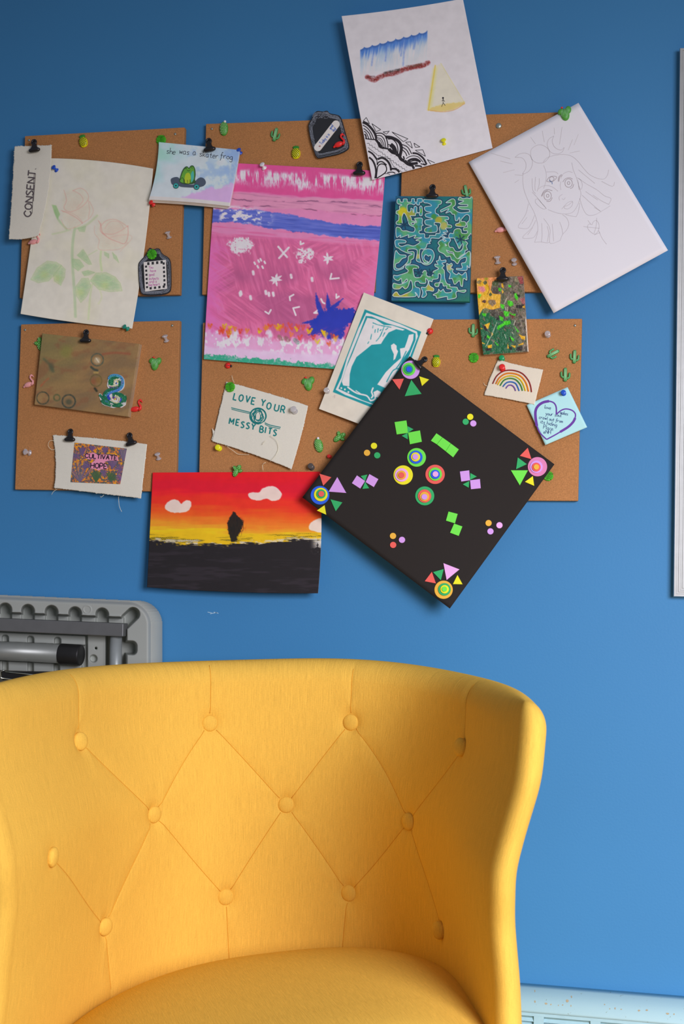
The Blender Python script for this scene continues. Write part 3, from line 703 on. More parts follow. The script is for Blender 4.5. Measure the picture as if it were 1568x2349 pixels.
# ---- 1 pink painting ----
s = Sheet([(497, 372), (883, 393), (835, 851), (467, 824)], [.016, .016, .021, .019], .002, {'L': (-2, 0), 'B': (0, 1), 'R': (4, 0)})
def paint_pink(X, Y, u, v):
    t = v*450; xx = u*390; w1 = (fbm(xx, t, 40, 12, 3)-.5)*10; T = t+w1
    C = Paint(X, Y, (200, 96, 150)); br = fbm(X, Y, 60, 5, 9, 4, ang=-28); br2 = fbm(X, Y, 50, 4, 19, 4, ang=35); hz_ = fbm(X, Y, 70, 4, 29, 3, ang=4)
    sel = sst(.42, .58, fbm(X, Y, 80, 80, 41, 2)); br3 = fbm(X, Y, 55, 6, 59, 4, ang=75); sel2 = sst(.45, .6, fbm(X, Y, 70, 70, 49, 2)); base = (br*sel+br2*(1-sel))*(1-sel2)+br3*sel2
    dk = sst(.35, .75, base)
    C.mix((172, 84, 136), sst(.38, .75, base)*.55); C.mix((222, 124, 180), sst(.55, .25, base)*.5)
    C.mix((150, 75, 125), sst(.55, .75, fbm(X, Y, 110, 60, 52, 2))*.55*sst(180, 260, t)*sst(400, 350, t))
    C.mix((222, 105, 185), sst(60, 0, xx+(br2-.5)*60)*.75*sst(150, 200, t)); C.mix((222, 110, 170), sst(340, 392, xx+(br-.5)*70)*.7*sst(150, 200, t))
    up = sst(172, 158, T); C.mix((222, 125, 180), up)
    C.mix((190, 90, 150), sst(.5, .7, hz_)*.6*sst(140, 150, T)*sst(185, 165, T))
    m = sst(66, 60, T-3); C.mix((226, 78, 148), m)
    st = fbm(X, Y, 5, 26, 61, 4); band = sst(8, 20, T)*sst(58, 40, T+(st-.5)*50)
    C.mix((226, 208, 230), band*sst(.40, .62, st*.75+fbm(X, Y, 30, 20, 3, 2)*.3)*.95)
    b2 = sst(66, 72, T)*sst(100, 94, T); C.mix((205, 138, 180), b2*.85); C.mix((178, 115, 160), b2*sst(.5, .72, fbm(X, Y, 60, 3, 71, 3, 5))*.8)
    for yy0, ph in ((79, 0), (97, 2)):
        ln = np.abs(t-yy0-4*np.sin(xx/60+ph)-(fbm(xx, xx*0, 14, 1, 5+ph)-.5)*5); C.mix((120, 75, 115), sst(2.0, .5, ln)*sst(.42, .62, fbm(xx, t, 25, 30, 8+ph))*.8)
    C.mix((226, 200, 225), sst(92, 100, T)*sst(118, 108, T)*sst(150, 40, xx)*sst(.4, .6, fbm(X, Y, 14, 6, 91))*.9)
    bt = 108+12*sst(0, 390, xx)-6*np.sin(xx/70); bb = bt+33-4*np.cos(xx/50)
    bm_ = sst(-2, 2, t-bt-(fbm(xx, t, 8, 8, 7)-.5)*8)*sst(2, -2, t-bb-(fbm(xx, t, 9, 9, 17)-.5)*8)
    C.mix((84, 98, 196), bm_); C.mix((64, 76, 170), bm_*sst(.5, .7, hz_)*.6); C.mix((130, 130, 215), bm_*sst(.5, .3, hz_)*.4)
    C.mix((224, 214, 238), sst(150, 110, xx)*sst(12, 22, xx)*sst(102, 110, t)*sst(140, 128, t)*sst(.45, .6, fbm(X, Y, 11, 7, 95))*.95)
    def blob(cx, cy, rx, ry, seed, col=(232, 218, 238), thr=.42):
        d = np.hypot((X-cx)/rx, (Y-cy)/ry)+(fbm(X, Y, 7, 7, seed)-.5)*.9; C.mix(col, sst(1.05, .75, d)*sst(thr-.12, thr+.12, fbm(X, Y, 4, 4, seed+1))*.95)
    blob(552, 564, 30, 20, 3, thr=.3); blob(700, 582, 24, 14, 5); blob(694, 600, 10, 5, 6)
    W = (238, 226, 242)
    def star(cx, cy, r, n, w, a0=0):
        for k in range(n):
            a = a0+2*math.pi*k/n; r2 = r*(.78+.3*((k*7+n) % 5)/5); ca, sa = math.cos(a+.12*((k*3) % 4-1.5)), math.sin(a+.12*((k*3) % 4-1.5)); C.poly([(cx+2*sa, cy-2*ca), (cx+r2*.6*ca+2.4*sa, cy+r2*.6*sa-2.4*ca), (cx+r2*ca, cy+r2*sa), (cx+r2*.6*ca-2.2*sa, cy+r2*.6*sa+2.2*ca), (cx-2*sa, cy+2*ca)], W, .95, .9, .2, .8, k, .25)
    star(632, 641, 16, 7, 4.5, .3); star(752, 593, 15, 6, 4.5, .5)
    for a, b_ in (((638, 566), (658, 590)), ((662, 568), (640, 592))): C.stroke([a, b_], 4.5, W, .9, 1, False, .3)
    for x, y in ((583, 602), (597, 594), (606, 600), (590, 610), (601, 611), (592, 597)): C.stroke([(x, y), (x+2, y+4)], 4, W, .9, .9, False)
    for x, y, dx, dy, ex, ey in ((757, 640, 3, -12, 20, -2), (672, 707, 6, 16, 14, -3), (616, 720, 5, -9, -8, -5), (664, 681, 1, 8, 9, -5), (740, 694, -4, -8, 4, 2), (771, 684, 0, -9, 6, -4), (720, 718, 7, 0, 11, -8), (689, 561, 0, -7, 7, -3)):
        C.stroke([(x+dx, y+dy), (x, y), (x+ex, y+ey)], 3.6, W, .92, .9, False, .1)
    for x, y in ((574, 684), (667, 635), (715, 642), (552, 673), (580, 627), (616, 676), (626, 676), (609, 672), (550, 676)): C.stroke([(x, y-4), (x+1, y+2)], 6, W, .85, 1.4, False, .2)
    Bl = (34, 52, 172)
    for pl in ([(724, 672), (730, 690), (742, 718), (735, 730), (725, 700)], [(750, 673), (757, 700), (758, 716), (748, 706)], [(786, 685), (775, 700), (762, 712), (756, 706), (772, 695)], [(694, 741), (712, 736), (730, 730), (726, 742)]): C.poly(pl, Bl, .92, 1.4, 1.0, 2)
    C.poly([(716, 738), (728, 722), (742, 712), (760, 706), (785, 710), (812, 704), (818, 730), (800, 745), (788, 752), (788, 775), (770, 790), (755, 780), (735, 768), (716, 770), (704, 762), (712, 750)], Bl, .95, 2.5, 0, 7, 8, .0)
    C.mix((110, 60, 160), sst(1.1, .6, np.hypot((X-745)/50, (Y-768)/22))*sst(.45, .65, br)*.5)
    # flower bed
    fb = sst(378, 400, t+(fbm(X, Y, 12, 20, 31, 3)-.5)*44); C.mix((214, 160, 210), fb*.85)
    C.mix((232, 218, 238), fb*sst(.45, .62, fbm(X, Y, 9, 14, 33, 3))*sst(440, 405, t)*.9)
    for k in range(46):
        rr = np.random.RandomState(100+k); fx = rr.uniform(8, 330); ft = 374+rr.normal(0, 7)+8*math.sin(fx/40)
        q = s.px(np.array(fx/390), np.array(ft/450)); col = [(235, 90, 35), (240, 175, 20), (214, 60, 40), (225, 120, 40), (236, 190, 30), (205, 70, 60)][k % 6]
        C.stroke([(q[0]-rr.uniform(1, 5), q[1]-rr.uniform(1, 7)), (q[0], q[1]+3), (q[0]+rr.uniform(1, 5), q[1]-rr.uniform(1, 6))], 4.5, col, .9, 1.6, False, .5, k)
    for q in ((676, 780), (640, 772), (655, 775)): C.stroke([q, (q[0]+6, q[1]+6)], 9, (120, 95, 90) if q[0] < 670 else (60, 130, 110), .7, 2.5, False, .5)
    C.mix((220, 180, 222), sst(415, 425, t+w1)*.8)
    C.mix((50, 152, 130), sst(436, 441, t+(fbm(X, Y, 6, 6, 77, 3)-.5)*16)*(.75+.25*sst(.4, .5, fbm(X, Y, 4, 4, 5))))
    return C.C, (215, 190, 205)
o = s.mesh('pink_painting', VC, 370, 430, .0005, paint_pink); tag(o, 'tall pink and purple painting with white stars, a blue splash and a flower bed', 'painting'); S_PINK = s
# ---- 2 pencil roses ----
def curl(u, v): return .010*np.clip(v-.75, 0, 1)*4*np.clip(.5-u, 0, 1)+.006*np.clip(u-.8, 0, 1)*5*np.clip(.3-v, 0, .3)
s = Sheet([(97, 363), (351, 387), (303, 754), (47, 720)], [.017, .017, .016, .024], .003, {'T': (0, -6), 'L': (2, -8), 'R': (5, -4), 'B': (0, 3)}, curl)
def paint_rose(X, Y, u, v):
    C = Paint(X, Y, (212, 203, 200)); z = lambda p: Z(0, 260, 3.409, p)
    C.mix((206, 200, 178), sst(.4, .7, fbm(X, Y, 90, 90, 2))*.3)
    G = (156, 182, 150); L = (172, 190, 158)
    C.stroke(z([(585, 900), (570, 1000), (565, 1140), (575, 1300), (585, 1450), (590, 1590)]), 6.5, G, .6, 1.8)
    C.stroke(z([(720, 1340), (705, 1430), (690, 1610)]), 4.5, (178, 200, 158), .55, 1.8)
    C.stroke(z([(780, 1380), (795, 1440), (770, 1490)]), 3.5, (182, 202, 160), .45, 1.6)
    C.stroke(z([(790, 1080), (785, 1150), (795, 1230)]), 5, (172, 198, 150), .6, 1.8)
    C.stroke(z([(430, 760), (455, 830), (520, 905)]), 5, G, .6, 1.6); C.stroke(z([(410, 945), (480, 930), (550, 910)]), 4, L, .5, 1.6); C.stroke(z([(600, 900), (680, 870), (760, 800)]), 5, L, .55, 1.6)
    C.poly(z([(405, 715), (440, 720), (470, 790), (450, 830), (425, 780)]), (140, 178, 128), .75, 1.6); C.stroke(z([(690, 1110), (760, 1070)]), 2.2, L, .6)
    leafs = [[(240, 1300), (290, 1210), (370, 1155), (440, 1165), (480, 1190), (440, 1250), (380, 1310), (300, 1325)], [(480, 1190), (510, 1220), (505, 1280), (475, 1345), (425, 1310), (420, 1260)], [(590, 1360), (640, 1290), (690, 1290), (710, 1350), (680, 1430), (632, 1480), (600, 1430)],
        [(705, 1310), (750, 1250), (830, 1245), (900, 1280), (940, 1330), (955, 1388), (860, 1395), (770, 1375)], [(565, 1140), (620, 1145), (655, 1195), (610, 1230), (570, 1200)], [(605, 1110), (650, 1065), (690, 1130), (715, 1180), (690, 1180)], [(640, 1240), (690, 1230), (740, 1245), (690, 1265), (660, 1270)], [(815, 1085), (850, 1100), (850, 1130), (820, 1110)], [(880, 1090), (910, 1120), (928, 1165), (890, 1130)], [(610, 900), (670, 885), (660, 925), (620, 920)]]
    for k, p in enumerate(leafs):
        q = z(p); C.poly(q, (170, 190, 150), .62, 3, 0, 1.5, k, .35); C.poly(q, (148, 182, 152), .4, 5, -3 if k < 4 else 0, 2, k+9, .5); C.poly(q, (136, 172, 140), .25, 6, -6 if k < 4 else -2, 2, k+3, .3)
        cc = np.mean(q, 0); C.mix((190, 200, 120), sst(16, 0, np.hypot(X-cc[0]+6, Y-cc[1]-7))*.35*(k < 4)); C.stroke(list(q)+[q[0]], 1.2, (140, 172, 130), .45, .8, False)
    for p in leafs[:4]: q = z(p); C.stroke([q[0], tuple(np.mean(q, 0)), q[3]], 1.2, (175, 205, 165), .6, .8)
    for pp_ in ([(500, 620), (560, 590), (640, 590), (700, 680), (720, 780), (640, 860), (560, 900), (490, 830), (490, 740)], [(770, 850), (850, 830), (960, 850), (1010, 930), (1010, 1010), (900, 1070), (790, 1060), (760, 960)]): C.poly(z(pp_), (228, 186, 178), .38, 5, 0, 3, 7, .4)
    R = (222, 146, 146)
    for p, a in (([(500, 600), (520, 680), (500, 740), (550, 770), (640, 730), (690, 670), (680, 620), (630, 585), (570, 605)], .5), ([(570, 605), (620, 630), (650, 680), (600, 740)], .45), ([(490, 770), (560, 780), (620, 820), (640, 860), (560, 900), (510, 895), (480, 830)], .32),
        ([(640, 860), (700, 820), (730, 760), (700, 690)], .45), ([(480, 760), (530, 780), (600, 820), (645, 860)], .6), ([(690, 680), (700, 760), (690, 820)], .4), ([(770, 840), (790, 880), (800, 930), (850, 975), (920, 1005), (975, 1018), (1000, 960), (1000, 880)], .7), ([(790, 880), (830, 840), (900, 830), (960, 860), (1000, 890)], .5),
        ([(800, 940), (880, 945), (940, 920), (1000, 880)], .5), ([(740, 880), (740, 940), (775, 990), (770, 1060), (850, 1070), (940, 1060), (1000, 1010)], .38), ([(820, 900), (860, 850), (930, 850), (970, 900)], .35), ([(850, 980), (900, 960), (1000, 950), (1030, 980), (940, 1080)], .3), ([(790, 860), (785, 920), (830, 960)], .6)):
        C.stroke(z(p), 1.7, R, a, .9)
    C.mix((226, 180, 170), sst(32, 8, np.hypot((X-175), (Y-478)))*.22); C.mix((226, 172, 165), sst(38, 8, np.hypot((X-262), (Y-535)))*.25)
    return C.C, (196, 188, 180)
o = s.mesh('rose_drawing', VC, 210, 290, .0004, paint_rose); tag(o, 'cream sheet with faint coloured pencil roses and green leaves', 'drawing')
# ---- 3 frog card (block of sheets) ----
s = Sheet([(364, 326), (549, 344), (525, 473), (341, 458)], [.020, .022, .030, .030], .001, {'L': (5, 0), 'R': (1, 0), 'B': (0, -2)})
def paint_frog(X, Y, u, v):
    C = Paint(X, Y, (190, 202, 230)); a = fbm(X, Y, 45, 45, 3); b_ = fbm(X, Y, 22, 22, 6, 4)
    C.mix((150, 205, 195), sst(.42, .05, u+v*.5+(a-.5)*.5)*.85); C.mix((135, 165, 225), sst(.45, .7, b_+.35*(u-.5))*.6*sst(.2, .5, u)); C.mix((125, 155, 225), sst(.75, 1., u+(b_-.5)*.5)*sst(.75, .2, v)*.6)
    C.mix((198, 160, 222), sst(.0, .06, v-1.1+u*.55+(b_-.5)*.25)*.95*sst(.3, .5, u)); C.mix((205, 215, 235), sst(.5, .65, a)*.3*sst(.6, .4, v))
    C.mix((200, 195, 205), sst(.93, .945, v))
    return C.C, (185, 178, 180)
r0 = root('frog_card', s, 'small watercolour card lettered she was a skater frog', 'card')
s.mesh('card_sheet', VC, 190, 150, .006, paint_frog, r0)
z = lambda p: Z(340, 310, 7.127, p)
INK2 = mat('brush_ink', (44, 44, 58), .7)
st = []
for wd, x, y in (('she', 300, 300), ('was', 508, 302), ('a', 728, 322), ('skater', 838, 345), ('frog', 1175, 375)):
    p = z([(x, y)])[0]; st += text(wd, p[0], p[1], 8, 14, .92 if wd != 'frog' else .95, 1.6)
ribbons('lettering', s, st, INK2, r0, width=1.15)
board = z([(375, 760), (380, 715), (440, 690), (500, 700), (540, 780), (560, 800), (740, 810), (770, 760), (820, 710), (870, 695), (920, 720), (942, 775), (920, 820), (870, 845), (760, 860), (560, 850), (500, 830), (400, 810)])
slab('skateboard', s, catmull(board, 1.5, True), mat('slate_board', (72, 82, 104), .6), r0, .0002, .0012)
slab('frog_cutout', s, catmull(z([(515, 760), (530, 680), (560, 590), (600, 530), (640, 515), (670, 540), (700, 505), (740, 505), (768, 560), (775, 650), (765, 730), (780, 770), (730, 800), (640, 805), (560, 795)]), 1.5, True), mat('frog_dark', (52, 84, 52), .6), r0, .0005, .0018)
fr = slab('frog_body', s, catmull(z([(525, 750), (545, 680), (575, 600), (610, 550), (645, 535), (672, 560), (705, 525), (738, 525), (755, 570), (760, 650), (748, 730), (700, 785), (620, 790), (550, 780)]), 1.5, True), mat('frog_green', (92, 152, 62), .6), r0, .0018, .0021)
slab('frog_belly', s, catmull(z([(600, 700), (620, 640), (660, 620), (690, 650), (700, 720), (680, 790), (640, 795), (605, 780)]), 1.5, True), mat('frog_yellow', (160, 180, 52), .6), r0, .0021, .0022)
slab('frog_side', s, catmull(z([(705, 640), (735, 590), (750, 640), (745, 720), (715, 780), (705, 720)]), 1.5, True), mat('frog_teal', (74, 165, 165), .6), r0, .0021, .00225)
ribbons('frog_face', s, [z([(610, 560), (625, 548), (638, 562)]), z([(705, 545), (718, 535), (730, 550)]), z([(640, 580), (665, 592), (690, 578)]), z([(600, 790), (595, 730)]), z([(650, 790), (648, 740)]), z([(690, 790), (690, 730)]), z([(525, 740), (560, 700), (590, 740), (585, 785)])], INK, r0, .0024, .9)
for cx_, cy_ in ((458, 832), (795, 852)):
    c = z([(cx_, cy_)])[0]; w_ = slab('wheel', s, circ(c[0], c[1], 6.4, 24), mat('wheel_dark', (40, 90, 98), .6), r0, .0012, .002); 
    slab('wheel', s, circ(c[0], c[1], 5.2, 24), mat('wheel_teal', (52, 150, 158), .6), r0, .002, .0023); slab('wheel', s, circ(c[0], c[1], 1.8, 12), INK, r0, .0023, .0025)
# page edges of the block
ed = np.array([(u_, 1.0) for u_ in np.linspace(0, 1, 20)]); 
for k in range(4):
    pts = [tuple(P(*(s.px(np.array(u_), np.array(1.0))+np.array([0, .8+k*1.9])), .0265-.0015*k)) for u_ in np.linspace(0.0, .985, 16)]
    Vq = pts+[(a, b_+.0011, c-.0002) for a, b_, c in pts]; Vq += [(a, b_, c+.0012) for a, b_, c in Vq]
    n = 16; F = [(i, i+1, n+i+1, n+i) for i in range(n-1)]+[(2*n+i, 3*n+i, 3*n+i+1, 2*n+i+1) for i in range(n-1)]+[(i, 2*n+i, 2*n+i+1, i+1) for i in range(n-1)]
    mesh_obj('page', Vq, F, mat('page_edge', (190, 180, 182), .8), r0)
# ---- 4 top white sheet ----
s = Sheet([(783, 37), (1061, -3), (1129, 340), (853, 413)], [.034, .032, .016, .024], -.002, {'T': (0, 3), 'B': (0, 1)})
r0 = root('doodle_sheet', s, 'topmost white sheet drawn with blue rain, a light cone and a black mandala', 'drawing')
def paint_doodle(X, Y, u, v):
    C = Paint(X, Y, (204, 202, 226))
    # rain: top line of small peaks
    t = (X-826)/(979-826); inx = sst(-.01, .01, t)*sst(1.012, .995, t); top = 111-40*t+(1-np.abs(np.cos(t*8.5*math.pi))**.5)*-5+3.5; bot = 178-36*t
    dy = Y-top; n = fbm(X+Y*.12, Y, 2.6, 40, 4, 3); n2 = fbm(X+Y*.12, Y, 9, 60, 14, 2)
    m = inx*sst(-1.2, .8, dy)*sst(bot+4, bot-10, Y)
    C.mix((140, 172, 226), m*(sst(64, 6, dy)*.75+.1)*(.35+.65*sst(.3, .6, n2))*sst(.25, .6, n)); C.mix((62, 112, 205), m*sst(28, 4, dy+(n-.5)*36)*.9); C.mix((52, 80, 150), m*sst(7, 1, dy)*.5)
    for x, y0, y1 in ((924, 90, 128), (929, 88, 150), (953, 84, 112), (857, 112, 150), (888, 104, 140)): C.stroke([(x, y0), (x-5, y1)], 3.5, (84, 118, 205), .55, 2, False, .3)
    def gr(pts, w, col, a, sd): C.stroke(pts, w, col, a, 2.2, True, .6, sd)
    G = [(842, 177), (856, 184), (868, 178), (885, 171), (905, 168), (925, 160), (948, 154), (970, 150), (981, 144)]
    gr(G, 11, (150, 60, 62), .95, 3); gr(G, 6, (112, 42, 44), .8, 9); gr([(882, 168), (900, 163), (915, 160)], 5, (60, 55, 55), .9, 11); gr([(842, 177), (858, 176)], 4, (90, 50, 50), .7, 12); gr([(932, 152), (950, 151), (965, 146)], 4, (100, 80, 70), .7, 15)
    # light cone
    z = lambda p: Z(760, 0, 3.92, p)
    C.poly(z([(935, 590), (985, 570), (1195, 925), (1150, 960), (1020, 1000), (870, 990)]), (228, 208, 166), .5, 3); C.mix((230, 200, 120), sst(10, 0, np.abs((X-998)+(Y-150)*.14))*sst(150, 160, Y)*sst(258, 250, Y)*.55)
    C.poly(z([(870, 990), (900, 965), (1040, 930), (1195, 915), (1195, 935), (1100, 985), (1000, 1005), (920, 1005)]), (240, 180, 110), .8, 2, 0, 2); C.stroke(z([(870, 990), (1000, 1006), (1110, 985), (1195, 930)]), 1.6, (226, 150, 90), .8, 1)
    C.stroke(z([(932, 590), (870, 990)]), 3, (238, 180, 80), .85, 1.6, False); C.stroke(z([(982, 570), (1195, 925)]), 1.4, (200, 190, 130), .7, 1, False)
    return C.C, (200, 196, 212)
s.mesh('paper', VC, 270, 370, .0004, paint_doodle, r0)
z = lambda p: Z(760, 0, 3.92, p)
ribbons('stick_figure', s, [z([(1003, 885), (1003, 925), (990, 960)]), z([(1003, 925), (1022, 950)]), z([(1003, 895), (1018, 915)]), z([(1003, 895), (992, 910)])], INK, r0, width=1.0, smooth=False)
slab('stick_figure_head', s, circ(*z([(1002, 882)])[0], 2.2, 12), INK, r0, .0002, .00035)
z = lambda p: Z(820, 250, 7.84, p)
q = lambda w, *p: (z(p), w*1.22/7.84)
ribbons('mandala_lines', s, [
 q(34, (90, 240), (180, 285), (270, 380), (320, 470), (335, 540)), q(13, (92, 292), (170, 340), (240, 430), (290, 545)), q(13, (105, 350), (160, 390), (212, 450), (246, 545)), q(12, (115, 400), (160, 440), (205, 545)), q(20, (125, 450), (150, 490), (150, 535)),
 q(16, (140, 535), (240, 548), (320, 552)), q(34, (320, 545), (370, 610), (400, 680), (470, 705)), q(24, (470, 705), (560, 725), (620, 790), (690, 815)), q(46, (690, 815), (740, 840), (780, 905), (840, 935)), q(50, (840, 935), (900, 985), (970, 1010)), q(34, (975, 1010), (1005, 1060), (1035, 1135)),
 q(15, (330, 440), (430, 440), (500, 495), (535, 600), (545, 700)), q(12, (345, 480), (420, 485), (480, 560), (508, 705)), q(10, (355, 520), (420, 540), (462, 620), (480, 705)), q(9, (360, 550), (400, 560), (435, 620), (450, 690)), q(34, (375, 600), (400, 640), (425, 680)),
 q(44, (500, 505), (620, 520), (740, 590), (785, 700), (760, 850)), q(62, (590, 640), (650, 700), (680, 800)), q(14, (545, 545), (620, 545), (690, 610), (720, 700), (722, 800)), q(48, (560, 720), (600, 760), (640, 790)), q(12, (550, 640), (600, 660), (640, 740), (645, 790)),
 q(13, (800, 640), (900, 690), (970, 810)), q(13, (805, 690), (880, 740), (930, 830)), q(13, (810, 740), (860, 790), (885, 850)), q(20, (820, 850), (840, 900)),
 q(26, (985, 795), (1080, 810), (1180, 890), (1240, 1000), (1300, 1105)), q(11, (870, 895), (960, 850), (1080, 860), (1180, 960)), q(34, (900, 945), (960, 910), (1050, 905), (1130, 955)), q(14, (925, 960), (1010, 930), (1090, 940)), q(40, (930, 985), (1000, 985), (1080, 975)),
 q(15, (1130, 985), (1210, 1015), (1270, 1110)), q(22, (1030, 1025), (1130, 1030), (1190, 1070), (1220, 1120)), q(14, (1045, 1080), (1100, 1070), (1150, 1140)), q(12, (1180, 980), (1250, 1030), (1300, 1100)),
 q(26, (205, 870), (270, 930), (315, 1030), (330, 1140), (315, 1250)), q(16, (335, 1245), (350, 1100), (365, 1030), (420, 990), (495, 1010), (520, 1090), (480, 1160), (340, 1250)), q(18, (350, 1010), (375, 960), (440, 950), (520, 1010)), q(30, (360, 905), (440, 880), (530, 930), (585, 1020), (600, 1110)), q(24, (190, 760), (270, 810), (350, 915)), q(28, (600, 1075), (700, 1090), (790, 1190)), q(14, (530, 1150), (640, 1140), (760, 1230)), q(8, (480, 1165), (560, 1170), (640, 1225)), q(10, (350, 1010), (345, 900)),
 ], INK, r0, .0003)
zz = []
for a, b_, n_, am in (((165, 620), (400, 780), 9, 22), ((400, 780), (700, 1010), 12, 24), ((700, 1010), (930, 1160), 9, 22)):
    p = [(a[0]+(b_[0]-a[0])*k/n_+am*.5*(k % 2), a[1]+(b_[1]-a[1])*k/n_-am*(k % 2)) for k in range(n_+1)]; zz.append(z(p))
for a, b_, n_ in (((180, 700), (380, 860), 12), ((380, 845), (560, 900), 9), ((560, 900), (640, 1040), 8), ((640, 1040), (850, 1180), 12)):
    p = [(a[0]+(b_[0]-a[0])*k/n_+8*(k % 2), a[1]+(b_[1]-a[1])*k/n_-14*(k % 2)) for k in range(n_+1)]; zz.append(z(p))
ribbons('mandala_zigzags', s, zz, INK, r0, .0003, .9, smooth=False)
tri = [[(155, 155), (100, 215), (215, 270)], [(255, 265), (415, 375), (330, 410)], [(455, 415), (570, 400), (515, 455)], [(615, 415), (905, 540), (820, 590)], [(860, 600), (950, 590), (985, 710)], [(1010, 615), (1120, 685), (1035, 690)], [(1035, 745), (1170, 735), (1220, 855)], [(1250, 910), (1385, 970), (1370, 1070)]]
ribbons('mandala_triangles', s, [z(t_+[t_[0], t_[1]]) for t_ in tri], INK, r0, .0003, 1.3, smooth=False)
dots = []
for x, y in ((235, 585), (315, 630), (370, 690), (465, 745), (540, 775), (600, 830), (670, 860), (730, 940), (830, 1000), (880, 1045), (945, 1090), (965, 1135)): dots.append(z([(x+10, y), (x, y+10), (x-10, y), (x, y-10), (x+10, y)]))
ribbons('mandala_dots', s, dots, PENCILD, r0, .0003, .6)
# ---- 5 portrait sheet ----
s = Sheet([(1074, 372), (1326, 236), (1531, 574), (1269, 718)], [.020, .030, .046, .034], .001)
r0 = root('portrait_sheet', s, 'large tilted white sheet with a faint pencil portrait of a three-eyed girl', 'drawing')
s.mesh('paper', PAPER, 30, 30, .0016, None, r0)
z = lambda p: Z(1180, 290, 6.03, p)
L1 = [[(115, 650), (112, 760), (130, 880), (170, 990), (210, 1080), (260, 1170), (300, 1280), (322, 1400), (310, 1500), (275, 1605)], [(275, 1605), (360, 1600), (450, 1612), (480, 1600)], [(400, 1275), (450, 1340), (490, 1430), (490, 1615), (630, 1578)], [(630, 1578), (660, 1500), (720, 1430), (748, 1350), (720, 1270), (660, 1220)], [(370, 1600), (380, 1500), (375, 1340)], [(450, 1600), (470, 1480), (450, 1380)], [(540, 1590), (530, 1480), (520, 1350)], [(665, 1490), (650, 1400), (620, 1320)], [(190, 1070), (150, 1220), (50, 1380), (90, 1410), (180, 1410), (230, 1340), (275, 1230)], [(290, 1300), (240, 1400), (110, 1535), (200, 1550), (270, 1530), (315, 1450)], [(100, 1350), (170, 1260)], [(180, 1500), (250, 1400)],
 [(395, 500), (440, 440), (560, 400), (700, 390), (800, 420), (880, 490), (960, 590), (1040, 670), (1140, 720)], [(790, 500), (810, 600), (850, 700), (880, 800), (890, 880)], [(1140, 720), (1230, 730), (1280, 680), (1300, 600)], [(880, 720), (1000, 800), (1140, 880), (1240, 960), (1330, 1000), (1300, 1080)], [(1300, 1080), (1200, 1030), (1080, 950)], [(900, 1000), (950, 1150), (1010, 1225), (1100, 1225), (1190, 1180), (1320, 1100)], [(930, 950), (1050, 1060), (1190, 1180)], [(1100, 1120), (1180, 1170)], [(880, 600), (1000, 700), (1110, 790)], [(1200, 760), (1350, 830), (1380, 770)], [(980, 900), (1150, 1020)], [(400, 540), (435, 640), (430, 760), (400, 860)], [(240, 720), (250, 880), (290, 930)], [(340, 720), (340, 800), (310, 900)], [(290, 700), (280, 820), (285, 890)],
 [(460, 1150), (560, 1190), (660, 1210), (760, 1205), (820, 1170), (870, 1090), (905, 990), (915, 920), (885, 830)], [(240, 910), (300, 970), (370, 1060), (440, 1140)], [(290, 1060), (285, 1020), (320, 1005), (370, 1060), (430, 1130), (400, 1145), (340, 1110), (290, 1060)], [(860, 710), (910, 740), (935, 810), (920, 870), (895, 850), (870, 740)], [(325, 870), (380, 830), (460, 820), (540, 850), (600, 900)], [(640, 720), (670, 660), (740, 625), (800, 640)], [(640, 880), (630, 820), (640, 760)], [(620, 1025), (615, 975), (660, 940)], [(655, 1000), (680, 1015), (700, 985)], [(650, 1145), (680, 1110), (740, 1050), (800, 1040), (790, 1100), (740, 1140), (690, 1135), (680, 1110), (740, 1090), (800, 1040)], [(900, 1060), (880, 1180), (850, 1250)], [(700, 1220), (780, 1240), (850, 1250)], [(440, 630), (560, 630), (600, 660)]]
MOON = [[(220, 400), (230, 320), (300, 265), (380, 260), (460, 310), (487, 380), (465, 440), (400, 500), (310, 505), (240, 460), (220, 400)], [(540, 135), (480, 170), (450, 240), (470, 320), (520, 370), (600, 380), (660, 350), (685, 290), (650, 325), (590, 315), (540, 270), (520, 200), (540, 135)], [(5, 430), (60, 385), (140, 370), (210, 400), (245, 480), (235, 560), (190, 625), (110, 660), (150, 590), (155, 510), (115, 445), (60, 430), (5, 430)]]
rays = [[(545, 20), (550, 110)], [(655, 10), (620, 250)], [(880, 110), (820, 260)], [(380, 60), (410, 220)], [(220, 150), (290, 245)], [(900, 340), (760, 370)], [(0, 670), (110, 680)], [(0, 780), (60, 740)], [(-330, 190), (-150, 260)], [(-330, 370), (-60, 450)], [(-200, 480), (-30, 520)], [(-160, 640), (0, 600)], [(800, 180), (740, 330)]]
heart = [[(1090, 1490), (1030, 1440), (1005, 1390), (1030, 1350), (1070, 1360), (1080, 1330), (1120, 1300), (1160, 1340), (1165, 1410), (1140, 1470), (1100, 1500)], [(1135, 1265), (1125, 1380), (1095, 1490)], [(950, 1385), (1060, 1400), (1170, 1410)], [(1010, 1300), (1050, 1350)], [(1160, 1440), (1210, 1550), (1270, 1630)], [(1100, 1500), (1180, 1470)]]
ribbons('pencil_portrait', s, [z(a) for a in L1], PENCIL, r0, .0003, 1.0)
ribbons('moon_crown', s, [z(a) for a in MOON], PENCIL, r0, .0003, 1.1); ribbons('light_rays', s, [z(a) for a in rays], mat('pencil_faint', (182, 175, 190), .8), r0, .0003, .9)
ribbons('heart_sketch', s, [z(a) for a in heart], PENCIL, r0, .0003, 1.0)
eyes = []
for cx_, cy_, rx, ry, tl in ((455, 960, 52, 62, -.4), (745, 785, 52, 60, -.4)):
    for k in (1, .35): eyes.append([(cx_+rx*k*math.cos(a), cy_+ry*k*math.sin(a)) for a in np.linspace(0, 6.28, 14)])
